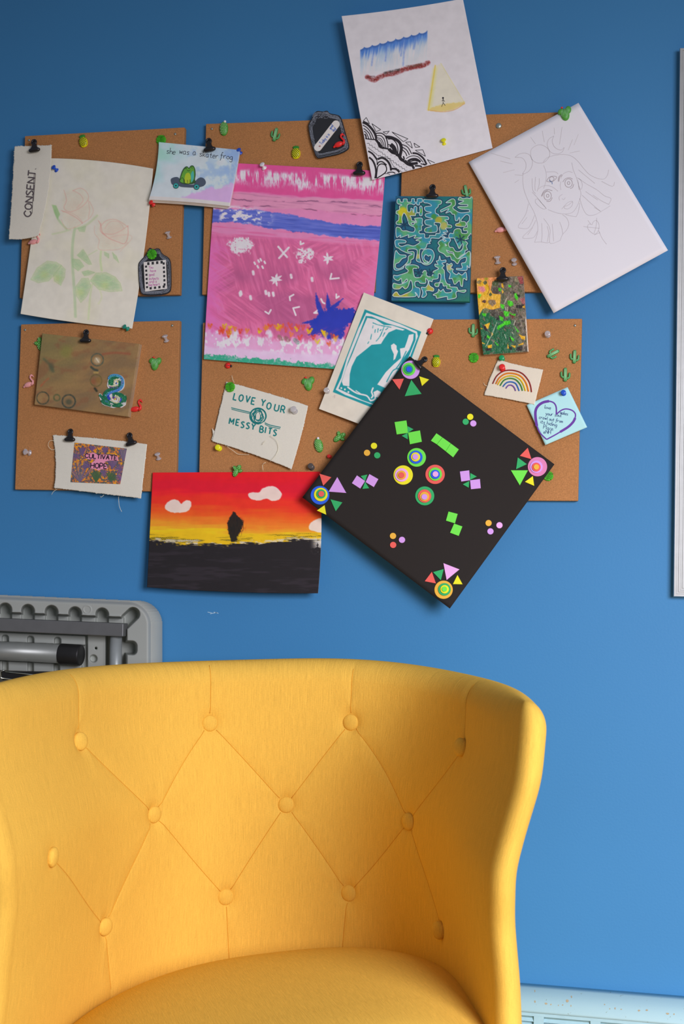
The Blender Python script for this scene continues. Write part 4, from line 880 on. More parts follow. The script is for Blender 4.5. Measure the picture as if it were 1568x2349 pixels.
eyes += [[(370, 965), (400, 900), (450, 875), (520, 890)], [(375, 970), (405, 912), (455, 885)], [(440, 1040), (490, 1035), (520, 985)], [(665, 770), (700, 725), (760, 712), (800, 730)], [(765, 862), (800, 845), (815, 800)], [(600, 760), (610, 700), (650, 665)], [(612, 765), (622, 705), (655, 680)], [(440, 760), (470, 710), (520, 690), (580, 700), (550, 745), (500, 770), (440, 760)], [(480, 720), (510, 695), (545, 720), (520, 760), (490, 750), (480, 720)]]
ribbons('pencil_eyes', s, [z(a) for a in eyes], PENCILD, r0, .0003, 1.2)
ribbons('blue_mark', s, [z([(478, 745), (495, 765), (515, 770), (518, 800)])], mat('blue_pencil', (96, 120, 168), .8), r0, .0004, 1.5)
# ---- 6 calico strip CONSENT ----
s = Sheet([(33, 336), (118, 333), (88, 540), (20, 548)], [.024, .022, .030, .034], .002, {'R': (8, 0), 'L': (1, 0), 'B': (0, 4)})
r0 = root('calico_strip', s, 'narrow strip of torn calico lettered CONSENT sideways', 'cloth')
s.mesh('cloth', CLOTH, 44, 110, .0008, None, r0, ragged=.7, seed=2)
ribbons('torn_edge', s, [s.px(np.linspace(1, 1, 30), np.linspace(.42, 1, 30)).tolist()], mat('scorched_edge', (130, 96, 60), .9), r0, .0009, 1.2)
CHAR = mat('charcoal_ink', (84, 76, 84), .8)
ribbons('lettering', s, [(a, 3.0) for a in text('CONSENT.', 71, 497, -84, 16, 1.28, 1.9)], CHAR, r0, .0004)
ribbons('underline', s, [[(82, 398), (77, 462)], [(79, 398), (74, 490)]], CHAR, r0, .0006, 1.2)
# ---- 7 LOVE YOUR MESSY BITS ----
s = Sheet([(519, 876), (706, 931), (668, 1076), (486, 1012)], [.015, .015, .021, .018], .002, {'R': (2, 0), 'B': (0, -3), 'T': (0, -2)})
r0 = root('calico_print', s, 'white calico rag printed LOVE YOUR MESSY BITS in teal', 'cloth')
s.mesh('cloth', CLOTH, 100, 80, .0007, None, r0, ragged=.55, seed=5)
TEAL = mat('teal_ink', (26, 112, 120), .85)
z = lambda p: Z(440, 820, 4.126, p)
def line(words, pts, h, w_, sheet, m, name='lettering', xs=1, gap=1.8):
    st = []
    for ch, (x, y, a) in zip(words, pts): st += [(t_, w_) for t_ in text(ch, x, y, a, h, xs, gap)]
    return st
st = line('LOVEYOUR', [(*z([p])[0], a) for p, a in (((390, 398), 14), ((442, 410), 12), ((505, 420), 12), ((560, 440), 12), ((650, 455), 12), ((705, 485), 12), ((778, 502), 12), ((838, 520), 12))], 15, 3.0, s, TEAL)
ribbons('lettering', s, st, TEAL, r0, .0004); st = line('MESSYBITS', [(*z([p])[0], a) for p, a in (((352, 628), 10), ((415, 640), 10), ((462, 662), 10), ((512, 672), 10), ((560, 680), 10), ((640, 706), 10), ((692, 715), 10), ((718, 722), 10), ((768, 738), 10))], 13.5, 3.0, s, TEAL)
ribbons('lettering', s, st, TEAL, r0, .0004)
kn = [(z([(372, 476), (450, 495), (560, 522)]), 2), (z([(375, 490), (460, 512), (550, 532)]), 1.6), (z([(690, 618), (740, 640), (840, 662)]), 2), (z([(690, 630), (740, 655), (835, 676)]), 1.6)]
rr = random.Random(4); kc = z([(626, 555)])[0]
for k in range(15):
    a0 = rr.uniform(0, 6.28); r_ = 19-.7*k; kn.append(([(kc[0]+r_*math.cos(a0+t_)*(1 if k < 3 else rr.uniform(.5, 1)), kc[1]+r_*.98*math.sin(a0+t_)) for t_ in np.linspace(0, 4.5 if k > 2 else 5.6, 9)], 2.0 if k < 4 else 1.3))
ribbons('knot_print', s, kn, TEAL, r0, .0004)
fold = z([(192, 668), (205, 790), (255, 800), (325, 845)])
slab('folded_corner', Flat(.0165), [z([(192, 668)])[0], z([(200, 730)])[0], z([(186, 780)])[0], z([(205, 798)])[0], z([(255, 798)])[0], z([(300, 815)])[0], z([(325, 845)])[0]], CLOTH, r0, .0, .0006)
THR = mat('loose_thread', (205, 198, 188), .9)
def thread(px, d, parent, w_=.00035):
    p = catmull(px, 3); V, F = tube_vf([tuple(P(a, b_, d+.002*math.sin(i*.4))) for i, (a, b_) in enumerate(p)], w_, 5); return mesh_obj('loose_thread', V, F, THR, parent, True)
thread(z([(378, 170), (385, 205), (400, 238)]), .017, r0); thread(z([(740, 740), (800, 780), (815, 860), (790, 930), (740, 985)]), .024, r0); thread(z([(665, 825), (680, 800), (700, 788)]), .024, r0); thread(z([(330, 840), (400, 890), (440, 915), (540, 920)]), .019, r0); thread(z([(700, 995), (670, 1010), (672, 1070)]), .02, r0)
# ---- 8 cultivate hope ----
s = Sheet([(121, 998), (337, 1019), (323, 1143), (124, 1119)], [.016, .017, .022, .02], .002, {'T': (0, -2), 'L': (5, 0)})
r0 = root('embroidered_panel', s, 'white calico panel with purple floral patch reading CULTIVATE HOPE, hung by two clips', 'cloth')
s.mesh('cloth', CLOTH, 110, 66, .0008, None, r0, ragged=.6, seed=8)
z = lambda p: Z(150, 1005, 9.8, p)
pc = Sheet([z([(205, 100)])[0], z([(1380, 235)])[0], z([(1230, 1035)])[0], z([(115, 990)])[0]], 0); 
class On(Sheet):
    def __init__(s, c, base, off): Sheet.__init__(s, c, 0); s.base = base; s.o = off
    def mesh(s, *a, **k): return Sheet.mesh(s, *a, **k)
    def dep(s, u, v):
        p = s.px(np.asarray(u, float), np.asarray(v, float)); U, W = s.base.uv(p[..., 0], p[..., 1]); return s.base.dep(U, W)+s.o
pc = On(pc.c, s, .0006)
def paint_cult(X, Y, u, v):
    C = Paint(X, Y, (98, 74, 100)); zx = lambda p: np.array(Z(150, 1005, 9.8, p))
    n = fbm(X, Y, 3.2, 3.2, 3, 3); C.mix((232, 150, 30), sst(.5, .62, n)*.9); C.mix((70, 90, 78), sst(.46, .36, n)*.8); C.mix((216, 110, 50), sst(.55, .68, fbm(X, Y, 2.6, 2.6, 9, 2))*.7)
    rr = np.random.RandomState(3)
    fans = [((380, 390), 190, -90, 60), ((890, 350), 150, -90, 70), ((240, 400), 110, 0, 360), ((1060, 690), 220, -90, 75), ((320, 990), 480, -90, 95), ((560, 640), 180, 200, 80), ((860, 780), 90, 0, 360), ((1230, 700), 120, 0, 360), ((600, 300), 130, -90, 80), ((1300, 520), 300, -90, 50), ((690, 1000), 280, -90, 60), ((1000, 950), 200, -60, 120), ((1250, 900), 130, 0, 360)]
    for k, (c, r_, a0, sp) in enumerate(fans):
        for j in range(26 if sp < 200 else 30):
            a = math.radians(a0+sp*((j+.5)/26-.5)); e = (c[0]+r_*math.cos(a)*rr.uniform(.8, 1), c[1]+r_*math.sin(a)*rr.uniform(.8, 1))
            col = [(104, 66, 122), (122, 84, 140), (78, 60, 100), (92, 104, 118)][(j+k) % 4] if k not in (10, 11) else [(58, 84, 62), (72, 96, 70)][j % 2]
            if k in (4, 9): col = [(96, 104, 116), (110, 78, 128), (76, 84, 94), (128, 104, 142)][j % 4]
            C.stroke(zx([c, e]), 1.5, col, .8, .6, False)
    pk = zx([(440, 350), (640, 325), (700, 360), (900, 375), (1170, 400), (1190, 510), (1000, 500), (920, 520), (880, 540), (930, 620), (950, 700), (800, 700), (730, 735), (700, 700), (560, 680), (550, 580), (640, 520), (680, 480), (480, 470), (430, 430)])
    C.poly(pk, (226, 130, 168), 1, .8)
    return C.C, (90, 70, 90)
pc.mesh('floral_patch', VCC, 240, 170, .0004, paint_cult, r0)
st = []
for wd, x, y, a, h_, st_ in (('CULTIVATE', 445, 440, 4.5, 9.6, 1), ('HOPE', 568, 668, 3.5, 11.5, 1)):
    p = z([(x, y)])[0]; L_ = text_len(wd, h_, 1, 2.0); tgt = (735 if wd[0] == 'C' else 385)/9.8; xs_ = tgt/L_
    st += text(wd, p[0], p[1], a, h_, xs_, 2.0)
ribbons('lettering', pc, st, mat('dark_stitching', (44, 30, 48), .9), r0, .0003, 2.2)
z = lambda p: Z(0, 720, 3.564, p)
thread(z([(445, 1035), (405, 1040), (395, 1080), (425, 1112), (450, 1105)]), .018, r0); thread(z([(968, 1490), (975, 1570), (995, 1618)]), .012, r0); thread(z([(470, 1430), (435, 1455), (422, 1480)]), .014, r0); thread(z([(850, 1480), (825, 1500), (820, 1490)]), .016, r0)
# ---- 9 linocut cat ----
s = Sheet([(834, 671), (994, 732), (891, 998), (731, 938)], [.026, .022, .028, .022], .003)
def paint_cat(X, Y, u, v):
    C = Paint(X, Y, (200, 192, 190)); T_ = (28, 134, 152); W = (202, 198, 212); z = lambda p: Z(700, 650, 4.6116, p)
    o1 = [(628, 275), (1225, 510), (1100, 830), (860, 1390), (740, 1310), (290, 1150)]
    C.poly(z([(628, 275), (1225, 512), (905, 1395), (290, 1150)]), T_, 1, .8)
    C.poly(z([(645, 310), (690, 325), (850, 375), (1000, 430), (1180, 510), (1190, 560), (1120, 740), (1000, 1040), (880, 1350), (700, 1280), (420, 1180), (320, 1125), (380, 1000), (440, 790), (560, 480)]), W, 1, .8)
    C.poly(z([(640, 345), (700, 350), (860, 420), (1060, 480), (1165, 530), (1165, 600), (1100, 760), (1000, 1000), (860, 1340), (760, 1290), (600, 1235), (350, 1115), (400, 990), (450, 830), (560, 560)]), T_, 1, .8)
    C.poly(z([(655, 365), (740, 380), (830, 440), (920, 445), (1050, 490), (1030, 500), (960, 485), (880, 520), (830, 590), (800, 640), (700, 650), (640, 700), (540, 780), (490, 880), (470, 960), (465, 1090), (400, 1080), (385, 1040), (430, 900), (500, 740), (570, 560)]), W, 1, .8)
    C.poly(z([(1095, 545), (1145, 535), (1140, 600), (1100, 700), (1030, 800), (960, 1000), (850, 1110), (760, 1070), (850, 940), (930, 860), (1010, 790), (1000, 690), (1050, 680), (1075, 610)]), W, 1, .8)
    C.poly(z([(905, 655), (935, 635), (965, 660), (965, 695), (980, 720), (950, 800), (930, 815), (935, 750), (908, 690)]), W, 1, .8)
    for a, w_ in (([(1030, 830), (960, 960), (900, 1060)], 4), ([(1000, 900), (930, 920), (860, 1040)], 2.5), ([(990, 960), (900, 1090)], 6), ([(1065, 720), (1010, 830), (960, 900)], 2.5)): C.stroke(z(a), w_, T_, 1, .7, True, .2)
    for a in ([(715, 418), (770, 440), (820, 450), (905, 465)], [(830, 465), (790, 560), (750, 610)], [(700, 540), (690, 590)], [(740, 490), (735, 520)], [(770, 480), (765, 515)], [(800, 490), (790, 500)], [(840, 520), (820, 560)], [(870, 475), (850, 490)], [(670, 620), (660, 635)], [(715, 450), (712, 470)]): C.stroke(z(a), 2.2, T_, 1, .8, True, .45)
    C.stroke(z([(450, 1100), (540, 1160), (650, 1190), (690, 1240), (740, 1220), (735, 1180), (760, 1150)]), 3.5, W); C.stroke(z([(715, 1108), (700, 1150), (715, 1190), (700, 1210)]), 3.5, W); C.poly(z([(720, 1150), (760, 1130), (800, 1150), (780, 1210), (730, 1200)]), W, 1, .8); C.stroke(z([(535, 1135), (580, 1165)]), 2, W)
    for p in ((380, 1108), (418, 1122), (455, 1150)): C.poly(circ(*z([p])[0], 2.2, 10), W, 1, .6)
    return C.C, (200, 192, 188)
r0 = root('cat_linocut', s, 'cream paper linocut of a teal sitting cat, tucked behind the black square', 'print'); s.mesh('paper', VC, 260, 400, .0005, paint_cat, r0)
z = lambda p: Z(700, 650, 4.6116, p); ribbons('pencil_edition', s, text('3/5', *z([(290, 1205)])[0], 22, 5.5, .9), PENCILD, r0, .0003, .6)
# ---- 10 teal maze canvas ----
s = Sheet([(907, 450), (1082, 451), (1075, 691), (897, 689)], .030)
TZ = lambda p: Z(890, 430, 7.467, p)
TP = [[(155, 205), (200, 200), (210, 245), (255, 245), (255, 200), (325, 200), (328, 245), (392, 245), (398, 195), (450, 195), (452, 245), (493, 245), (495, 195), (580, 193), (580, 255), (540, 258), (535, 300), (490, 300), (480, 268), (440, 300), (400, 285), (330, 300), (335, 410), (378, 412), (388, 352), (420, 368), (432, 430), (442, 330), (470, 318), (492, 340), (492, 422), (540, 422), (537, 330), (560, 312), (582, 340), (580, 480), (535, 480), (528, 440), (470, 445), (470, 482), (372, 490), (395, 520), (405, 568), (480, 578), (480, 600), (390, 612), (430, 640), (468, 570), (448, 530), (580, 528), (582, 620), (600, 650), (570, 662), (572, 735), (530, 745), (535, 790), (622, 795), (628, 862), (700, 858), (703, 822), (808, 820), (815, 788), (882, 780), (872, 700), (888, 660), (888, 612), (790, 606), (790, 640), (832, 652), (825, 760), (640, 768), (632, 700), (740, 662), (640, 635), (632, 560), (755, 540), (640, 500), (640, 452), (735, 430), (640, 405), (622, 335), (740, 312), (680, 272), (612, 262), (608, 206), (740, 212), (900, 222), (908, 280), (862, 300), (855, 335), (812, 372), (812, 440), (862, 462), (868, 490), (1020, 500), (1032, 550), (965, 562), (1012, 592), (1020, 632), (1082, 650), (1080, 692), (985, 702), (1022, 762), (942, 770), (1002, 802), (918, 815), (985, 860), (925, 880), (990, 912), (930, 940), (1000, 992), (940, 1002), (965, 1055), (1040, 1095), (1110, 1112), (1135, 1175), (1185, 1225), (1250, 1172), (1310, 1130), (1318, 1080), (1358, 1070), (1335, 1000), (1362, 955), (1310, 905), (1372, 880), (1362, 850), (1405, 800), (1440, 700), (1440, 165), (1400, 190), (1350, 178), (1280, 192), (1225, 165), (1195, 215), (1290, 232), (1198, 278), (1230, 292), (1360, 298), (1358, 320), (1190, 330), (1240, 372), (1385, 385), (1395, 415), (1240, 432), (1150, 390), (1105, 345), (1150, 300), (1142, 215), (1090, 195), (985, 262), (1082, 265), (1070, 300), (890, 392), (900, 425), (1035, 368), (982, 440), (1060, 418), (1095, 460), (1130, 462), (1150, 572), (1185, 570), (1215, 515), (1215, 600), (1160, 622), (1158, 662), (1320, 665), (1320, 590), (1250, 580), (1245, 560), (1330, 470), (1385, 490), (1380, 570), (1345, 600), (1350, 680), (1290, 692), (1290, 740), (1350, 745), (1345, 785), (1260, 780), (1245, 720), (1190, 702), (1130, 730), (1110, 790), (1060, 780), (1032, 840), (1070, 900), (1035, 960), (1050, 1020), (1110, 1030), (1150, 1090), (1220, 1095), (1275, 1040), (1270, 960), (1215, 1050), (1180, 980), (1140, 900), (1130, 870), (940, 860), (900, 840), (870, 875), (735, 870), (732, 920), (700, 930), (722, 960), (665, 970), (660, 1000), (640, 1040), (600, 1060), (545, 1060), (540, 1200), (580, 1300), (660, 1330), (740, 1290), (790, 1180), (760, 1080), (680, 1050), (600, 1080), (570, 1160), (600, 1270), (660, 1300), (685, 1270), (640, 1255), (612, 1200), (640, 1150), (690, 1180), (720, 1160), (735, 1200), (690, 1290), (640, 1300), (580, 1290), (480, 1250), (490, 1075), (350, 1060), (340, 1100), (440, 1105), (432, 1220), (390, 1240), (380, 1300), (270, 1340), (255, 1390), (100, 1400), (120, 1090), (160, 1110), (200, 1150), (300, 1160), (300, 1200), (240, 1220), (180, 1290), (130, 1310), (135, 1380), (215, 1380), (330, 1270), (345, 1180), (410, 1140), (340, 1130), (225, 1080), (175, 1040), (128, 1020), (125, 900), (290, 905), (295, 950), (175, 960), (225, 1010), (330, 980), (440, 1000), (545, 930), (470, 905), (570, 860), (440, 870), (470, 820), (340, 860), (350, 815), (270, 840), (200, 860), (210, 820), (140, 855), (135, 690), (200, 690), (240, 740), (310, 740), (370, 760), (440, 760), (450, 690), (360, 640), (320, 520), (270, 440), (235, 520), (235, 630), (140, 632), (140, 585), (175, 560), (175, 470), (135, 450), (140, 400), (190, 380), (190, 320), (230, 300), (155, 275)],
 [(95, 1500), (150, 1510), (330, 1450), (330, 1410), (300, 1390), (300, 1340), (420, 1322), (515, 1350), (515, 1390), (430, 1390), (430, 1440), (450, 1530), (480, 1545), (560, 1530), (590, 1450), (620, 1420), (660, 1440), (655, 1500), (700, 1530), (760, 1500), (770, 1440), (860, 1390), (800, 1350), (800, 1310), (850, 1320), (820, 1260), (860, 1250), (880, 1170), (905, 1250), (985, 1240), (985, 1280), (920, 1300), (960, 1340), (920, 1380), (960, 1420), (970, 1560), (1010, 1650), (1060, 1660), (1060, 1700), (1180, 1710), (1200, 1760), (1330, 1755), (1300, 1800), (1180, 1780), (1160, 1820), (1160, 1890), (1010, 1920), (1010, 1870), (830, 1900), (820, 1860), (765, 1840), (850, 1790), (860, 1740), (900, 1780), (940, 1740), (980, 1800), (1080, 1790), (1080, 1750), (1000, 1730), (1000, 1690), (940, 1690), (930, 1640), (880, 1640), (860, 1700), (800, 1690), (800, 1640), (880, 1620), (900, 1500), (860, 1480), (850, 1560), (760, 1580), (750, 1620), (700, 1600), (710, 1680), (780, 1730), (770, 1780), (700, 1770), (640, 1780), (660, 1830), (620, 1880), (570, 1880), (590, 1800), (565, 1710), (640, 1710), (680, 1640), (670, 1580), (640, 1560), (640, 1640), (540, 1640), (520, 1610), (460, 1620), (470, 1700), (540, 1730), (545, 1830), (520, 1890), (490, 1830), (460, 1800), (460, 1870), (95, 1870), (110, 1800), (150, 1790), (200, 1850), (290, 1820), (400, 1760), (410, 1650), (380, 1590), (340, 1700), (290, 1740), (240, 1700), (190, 1740), (85, 1730), (90, 1640), (200, 1660), (330, 1600), (320, 1570), (240, 1640), (220, 1560), (170, 1600), (95, 1560)],
 [(1000, 1300), (1040, 1320), (1080, 1295), (1100, 1330), (1070, 1380), (1115, 1400), (1100, 1440), (1140, 1480), (1180, 1490), (1200, 1460), (1260, 1500), (1330, 1450), (1345, 1590), (1290, 1560), (1270, 1700), (1240, 1690), (1220, 1600), (1170, 1640), (1130, 1660), (1090, 1560), (1040, 1570), (1060, 1480), (1010, 1420)],
 [(1165, 1385), (1265, 1380), (1250, 1300), (1320, 1280), (1330, 1200), (1240, 1230), (1185, 1310), (1130, 1260), (1080, 1240), (1060, 1180), (1000, 1190), (950, 1140), (870, 1100), (850, 1040), (880, 1000), (850, 950), (900, 900), (960, 920), (1010, 1100), (1100, 1130), (1190, 1220), (1300, 1150), (1400, 1100), (1390, 1380), (1350, 1340), (1340, 1420), (1165, 1410)]]
def paint_teal(X, Y, u, v):
    C = Paint(X, Y, (22, 88, 112)); n = fbm(X, Y, 60, 60, 3, 2)
    C.mix((24, 112, 112), sst(.4, .6, n)*.6); C.mix((28, 84, 136), sst(.5, .3, n)*.6); C.mix((40, 108, 84), sst(.75, 1, v)*sst(.6, 1, u)*.6)
    d = np.full(len(X), 99.)
    for p in TP: d = np.minimum(d, sdf(catmull(TZ(p), 2.6, True), X, Y))
    f = np.tile(np.array((52, 138, 142.)), (len(X), 1)); k = fbm(X, Y, 26, 26, 11, 3); k2 = fbm(X, Y, 20, 20, 21, 3)
    def bl(col, m):
        nonlocal f
        f = f+(np.array(col, float)-f)*m[:, None]
    bl((84, 152, 112), sst(.45, .6, k)); bl((62, 124, 62), sst(.55, .66, k2)*.8); bl((40, 120, 165), sst(.45, .35, k)*.7)
    for cx_, cy_, r_, col in ((250, 420, 110, (200, 180, 20)), (860, 560, 80, (170, 150, 40)), (950, 660, 90, (178, 164, 80)), (380, 470, 110, (160, 150, 60)), (500, 1180, 60, (170, 160, 90)), (260, 1290, 90, (176, 164, 90)), (720, 1720, 90, (176, 160, 60)), (200, 1850, 200, (172, 156, 50)), (1200, 660, 70, (150, 150, 50)), (1050, 1370, 70, (180, 165, 110)), (210, 560, 70, (110, 160, 40)), (560, 400, 50, (70, 150, 40)), (780, 500, 60, (60, 130, 50))):
        c = TZ([(cx_, cy_)])[0]; bl(col, sst(r_/7.467, r_/15, np.hypot(X-c[0], Y-c[1]))*.85)
    C.mix((14, 46, 74), sst(3.8, 1.2, d)*.92)
    m = sst(.2, -.5, d); C.C = C.C+(f-C.C)*m[:, None]
    C.mix((176, 192, 206), sst(1.15, .4, np.abs(d+.2)))
    for cx_, cy_, r_ in ((1240, 890, 75), (280, 640, 70), (520, 1460, 70), (720, 1460, 60)):
        for j in range(6):
            a = j*1.047+.3; C.stroke(TZ([(cx_, cy_), (cx_+r_*math.cos(a), cy_+r_*math.sin(a))]), 3, (16, 52, 80), .9, .8, False)
    return C.C, (20, 92, 104)
o = s.mesh('maze_canvas', VCP, 300, 410, .016, paint_teal); tag(o, 'small teal canvas covered in a white-outlined maze of squiggles', 'painting')
# ---- 11 thick abstract canvas ----
s = Sheet([(1092, 638), (1199, 633), (1211, 806), (1108, 813)], [.024, .024, .026, .026], 0, {'L': (-2, 0)})
def ab_fn(X, Y): return fbm(X, Y, 8, 8, 5, 3)
def paint_abs(X, Y, u, v):
    z = lambda p: Z(1080, 620, 11.186, p)
    C = Paint(X, Y, (108, 96, 88)); n = fbm(X, Y, 8, 8, 5, 3); n2 = fbm(X, Y, 11, 5, 15, 3, 60)
    C.mix((78, 84, 66), sst(.5, .62, n)*.8); C.mix((130, 112, 106), sst(.5, .65, n2)*.6); C.mix((58, 54, 52), sst(.45, .36, n)*.7)
    C.mix((22, 92, 62), sst(.42, .62, v+(.5-u)*.35+(n-.5)*.6)*sst(.95, .5, u+.0*(n-.5))*.85*sst(.35, .5, n2+.1))
    C.poly(z([(150, 200), (740, 180), (700, 240), (540, 300), (500, 500), (560, 600), (760, 620), (735, 960), (560, 1010), (420, 1000), (300, 990), (205, 1150), (160, 760), (140, 400)]), (240, 158, 52), 1, 1); C.poly(z([(150, 200), (740, 180), (640, 260), (540, 330), (480, 540), (440, 430), (430, 280), (250, 240)]), (242, 130, 84), .95, 1.5)
    C.poly(z([(150, 380), (250, 420), (360, 480), (300, 570), (160, 560)]), (238, 130, 92), .9, 2); C.poly(z([(200, 430), (330, 410), (370, 520), (300, 570), (240, 520)]), (190, 116, 140), .9, 2)
    C.stroke(z([(290, 340), (400, 380), (430, 480), (400, 590), (340, 640)]), 5, (226, 160, 20), .9, 1.2); C.stroke(z([(455, 400), (465, 520), (410, 620)]), 1.4, (90, 80, 30), .9, .7)
    for cx_, cy_, r_, col in ((200, 300, 60, (110, 100, 70)), (380, 230, 55, (140, 140, 40)), (360, 320, 55, (70, 78, 60)), (620, 340, 90, (72, 84, 58)), (640, 520, 110, (76, 64, 62)), (500, 620, 45, (62, 84, 60)), (540, 830, 100, (110, 98, 88)), (330, 800, 50, (58, 40, 40)), (370, 1040, 80, (110, 110, 80)), (1200, 230, 100, (130, 120, 100)), (1000, 420, 120, (100, 96, 86))): C.poly(circ(*z([(cx_, cy_)])[0], r_/11.186, 14, r_/11.186*.85), col, .9, 1.2, 0, 2.5, cx_)
    C.poly(z([(1180, 170), (1320, 150), (1340, 340), (1260, 360)]), (140, 56, 62), .9, 1.2); C.poly(z([(1240, 740), (1370, 690), (1390, 880), (1320, 870)]), (146, 84, 92), .95, 1)
    GR = (66, 188, 34)
    for p in ([(960, 370), (1030, 400), (1010, 440), (960, 420)], [(700, 450), (770, 480), (750, 540), (710, 520)], [(750, 870), (850, 890), (830, 990), (770, 960)], [(940, 780), (1050, 800), (1080, 890), (1000, 930), (940, 870)], [(1110, 600), (1160, 590), (1200, 700), (1180, 770), (1120, 700)], [(840, 1050), (960, 1070), (960, 1170), (880, 1190), (840, 1120)], [(720, 1170), (820, 1220), (810, 1300), (760, 1290)], [(840, 1310), (1000, 1300), (1010, 1370), (920, 1400), (830, 1390)], [(690, 1430), (830, 1360), (870, 1400), (720, 1490), (700, 1530), (670, 1490)], [(1060, 1130), (1140, 1120), (1120, 1180)], [(280, 1110), (380, 1110), (370, 1180), (310, 1170)], [(180, 620), (260, 620), (210, 720), (180, 700)], [(1120, 1450), (1220, 1570), (1200, 1590)], [(400, 1660), (480, 1710), (470, 1760), (410, 1720)], [(1000, 1690), (1100, 1770), (1080, 1820), (1030, 1770)], [(600, 1830), (700, 1920), (680, 1930)], [(960, 1060), (1060, 1140), (1050, 1160)]): C.poly(z(p), GR, .95, 1, .5)
    for p in ([(350, 1400), (480, 1350), (430, 1500), (380, 1480)], [(420, 1940), (530, 1910), (520, 1990), (440, 2000)], [(1230, 1650), (1310, 1690), (1380, 1700), (1370, 1780), (1300, 1760)], [(1210, 1920), (1340, 1860), (1330, 1900)], [(1320, 940), (1370, 910), (1370, 970)], [(1030, 1930), (1140, 1940), (1120, 1990)], [(280, 1850), (350, 1890), (290, 1880)], [(780, 350), (810, 340), (830, 450), (790, 430)], [(790, 500), (830, 560), (800, 590)], [(250, 1480), (290, 1500), (260, 1510)], [(940, 1900), (970, 1990), (940, 2010)], [(530, 1600), (560, 1640), (530, 1680)]): C.poly(z(p), (240, 164, 34), .95, 1, .5)
    for p in ([(300, 1420), (370, 1440), (430, 1560), (350, 1540)], [(360, 2010), (520, 2000), (500, 2060), (380, 2060)], [(1180, 1980), (1320, 1960), (1290, 2060), (1150, 2060)], [(980, 1700), (1020, 1780), (1020, 1830), (980, 1760)], [(1160, 900), (1310, 890), (1300, 970), (1170, 970)], [(1170, 630), (1250, 640), (1240, 700)], [(960, 1960), (1060, 1990), (1020, 2060)], [(330, 1740), (390, 1660), (400, 1680), (340, 1780)], [(640, 1200), (700, 1230), (720, 1290), (650, 1270)]): C.poly(z(p), (40, 34, 40), .9, 1, .5)
    for p in ([(850, 860), (910, 720)], [(930, 950), (930, 1040)], [(870, 950), (890, 1010)], [(660, 1330), (600, 1480), (540, 1640), (380, 1950)], [(1060, 1600), (1080, 1640)], [(860, 1650), (890, 1740)], [(1130, 1290), (1100, 1400)]): C.stroke(z(p), 1.8, (190, 180, 178), .85, .8, False, .2)
    C.poly(z([(990, 1130), (1120, 1180), (1050, 1250)]), (96, 40, 36), .85, 1); C.mix((205, 190, 190), sst(.975, .99, u)*sst(.5, .6, v))
    return C.C, (176, 150, 140)
def ab_dep(u, v):
    p = s.px(np.asarray(u, float), np.asarray(v, float)); return .0016*(fbm(p[..., 0], p[..., 1], 7, 7, 5, 3)-.5)*2
s.fn = ab_dep
o = s.mesh('abstract_canvas', VCP, 210, 340, .010, paint_abs); tag(o, 'small narrow canvas thick with orange, green and grey paint dabs', 'painting')
# ---- 12 brown canvas ----
s = Sheet([(97, 765), (320, 789), (294, 956), (79, 928)], .024, .0005)
r0 = root('brown_canvas', s, 'small brown landscape canvas with bubble rings and a beaded snake brooch', 'painting')
def paint_brown(X, Y, u, v):
    z = lambda p: Z(0, 720, 3.564, p); C = Paint(X, Y, (132, 104, 74)); n = fbm(X, Y, 60, 22, 4, 3, -18); n2 = fbm(X, Y, 30, 18, 14, 3, -10)
    C.mix((152, 120, 82), sst(.4, .75, n)*.5); C.mix((112, 92, 74), sst(.55, .25, n)*.5); C.mix((120, 112, 74), sst(.5, .1, u+(n2-.5)*.5)*sst(.9, .2, v)*.6); C.mix((126, 84, 62), sst(.55, .75, n2)*.5)
    def ring(cx, cy, r, w, col, a=.85): c = z([(cx, cy)])[0]; C.stroke([(c[0]+r*math.cos(t_), c[1]+r*math.sin(t_)) for t_ in np.linspace(0, 6.3, 20)], w, col, a, 1, False, .35, int(cx))
    C.mix((118, 120, 62), sst(22, 6, np.hypot(X-152, Y-806))*.5); C.mix((74, 78, 66), sst(10, 2, np.hypot((X-118), (Y-842)/1.6))*.6)
    for a in ((795, 375, 14, 3, (66, 80, 76)), (785, 545, 13.5, 2.6, (92, 84, 50)), (350, 688, 14, 3, (56, 62, 54)), (562, 715, 15, 3.6, (44, 56, 56)), (465, 685, 7, 3.5, (74, 86, 60))): ring(*a)
    C.mix((176, 158, 136), sst(11, 4, np.hypot(X-223, Y-827))*.8); C.mix((206, 196, 186), sst(2.5, .5, np.abs((X-224)*.9-(Y-827)*.6))*sst(9, 4, np.hypot(X-223, Y-827))*.8); C.mix((128, 100, 50), sst(11, 3, np.hypot(X-226, Y-872))*.5); C.mix((136, 76, 50), sst(8, 2, np.hypot(X-214, Y-875))*.5)
    C.mix((54, 66, 60), sst(9, 3, np.hypot((X-158)/1.2, Y-922))*.6); C.stroke(z([(745, 435), (770, 455), (795, 462)]), 5, (58, 66, 62), .9, 1.5); C.stroke(z([(775, 610), (790, 630)]), 5, (44, 48, 40), .9, 1.5); C.stroke(z([(770, 480), (800, 480)]), 4, (170, 142, 84), .8, 1.5)
    C.stroke(z([(840, 330), (940, 318), (1060, 328)]), 5, (140, 78, 60), .7, 2.5); C.stroke(z([(335, 590), (360, 560), (395, 530)]), 4, (172, 76, 54), .55, 2, True, .4); C.stroke(z([(360, 370), (410, 420), (435, 470)]), 6, (76, 84, 66), .6, 3)
    return C.C, (150, 130, 120)
s.mesh('canvas', VCP, 170, 130, .013, paint_brown, r0)
z = lambda p: Z(200, 840, 12.06, p)
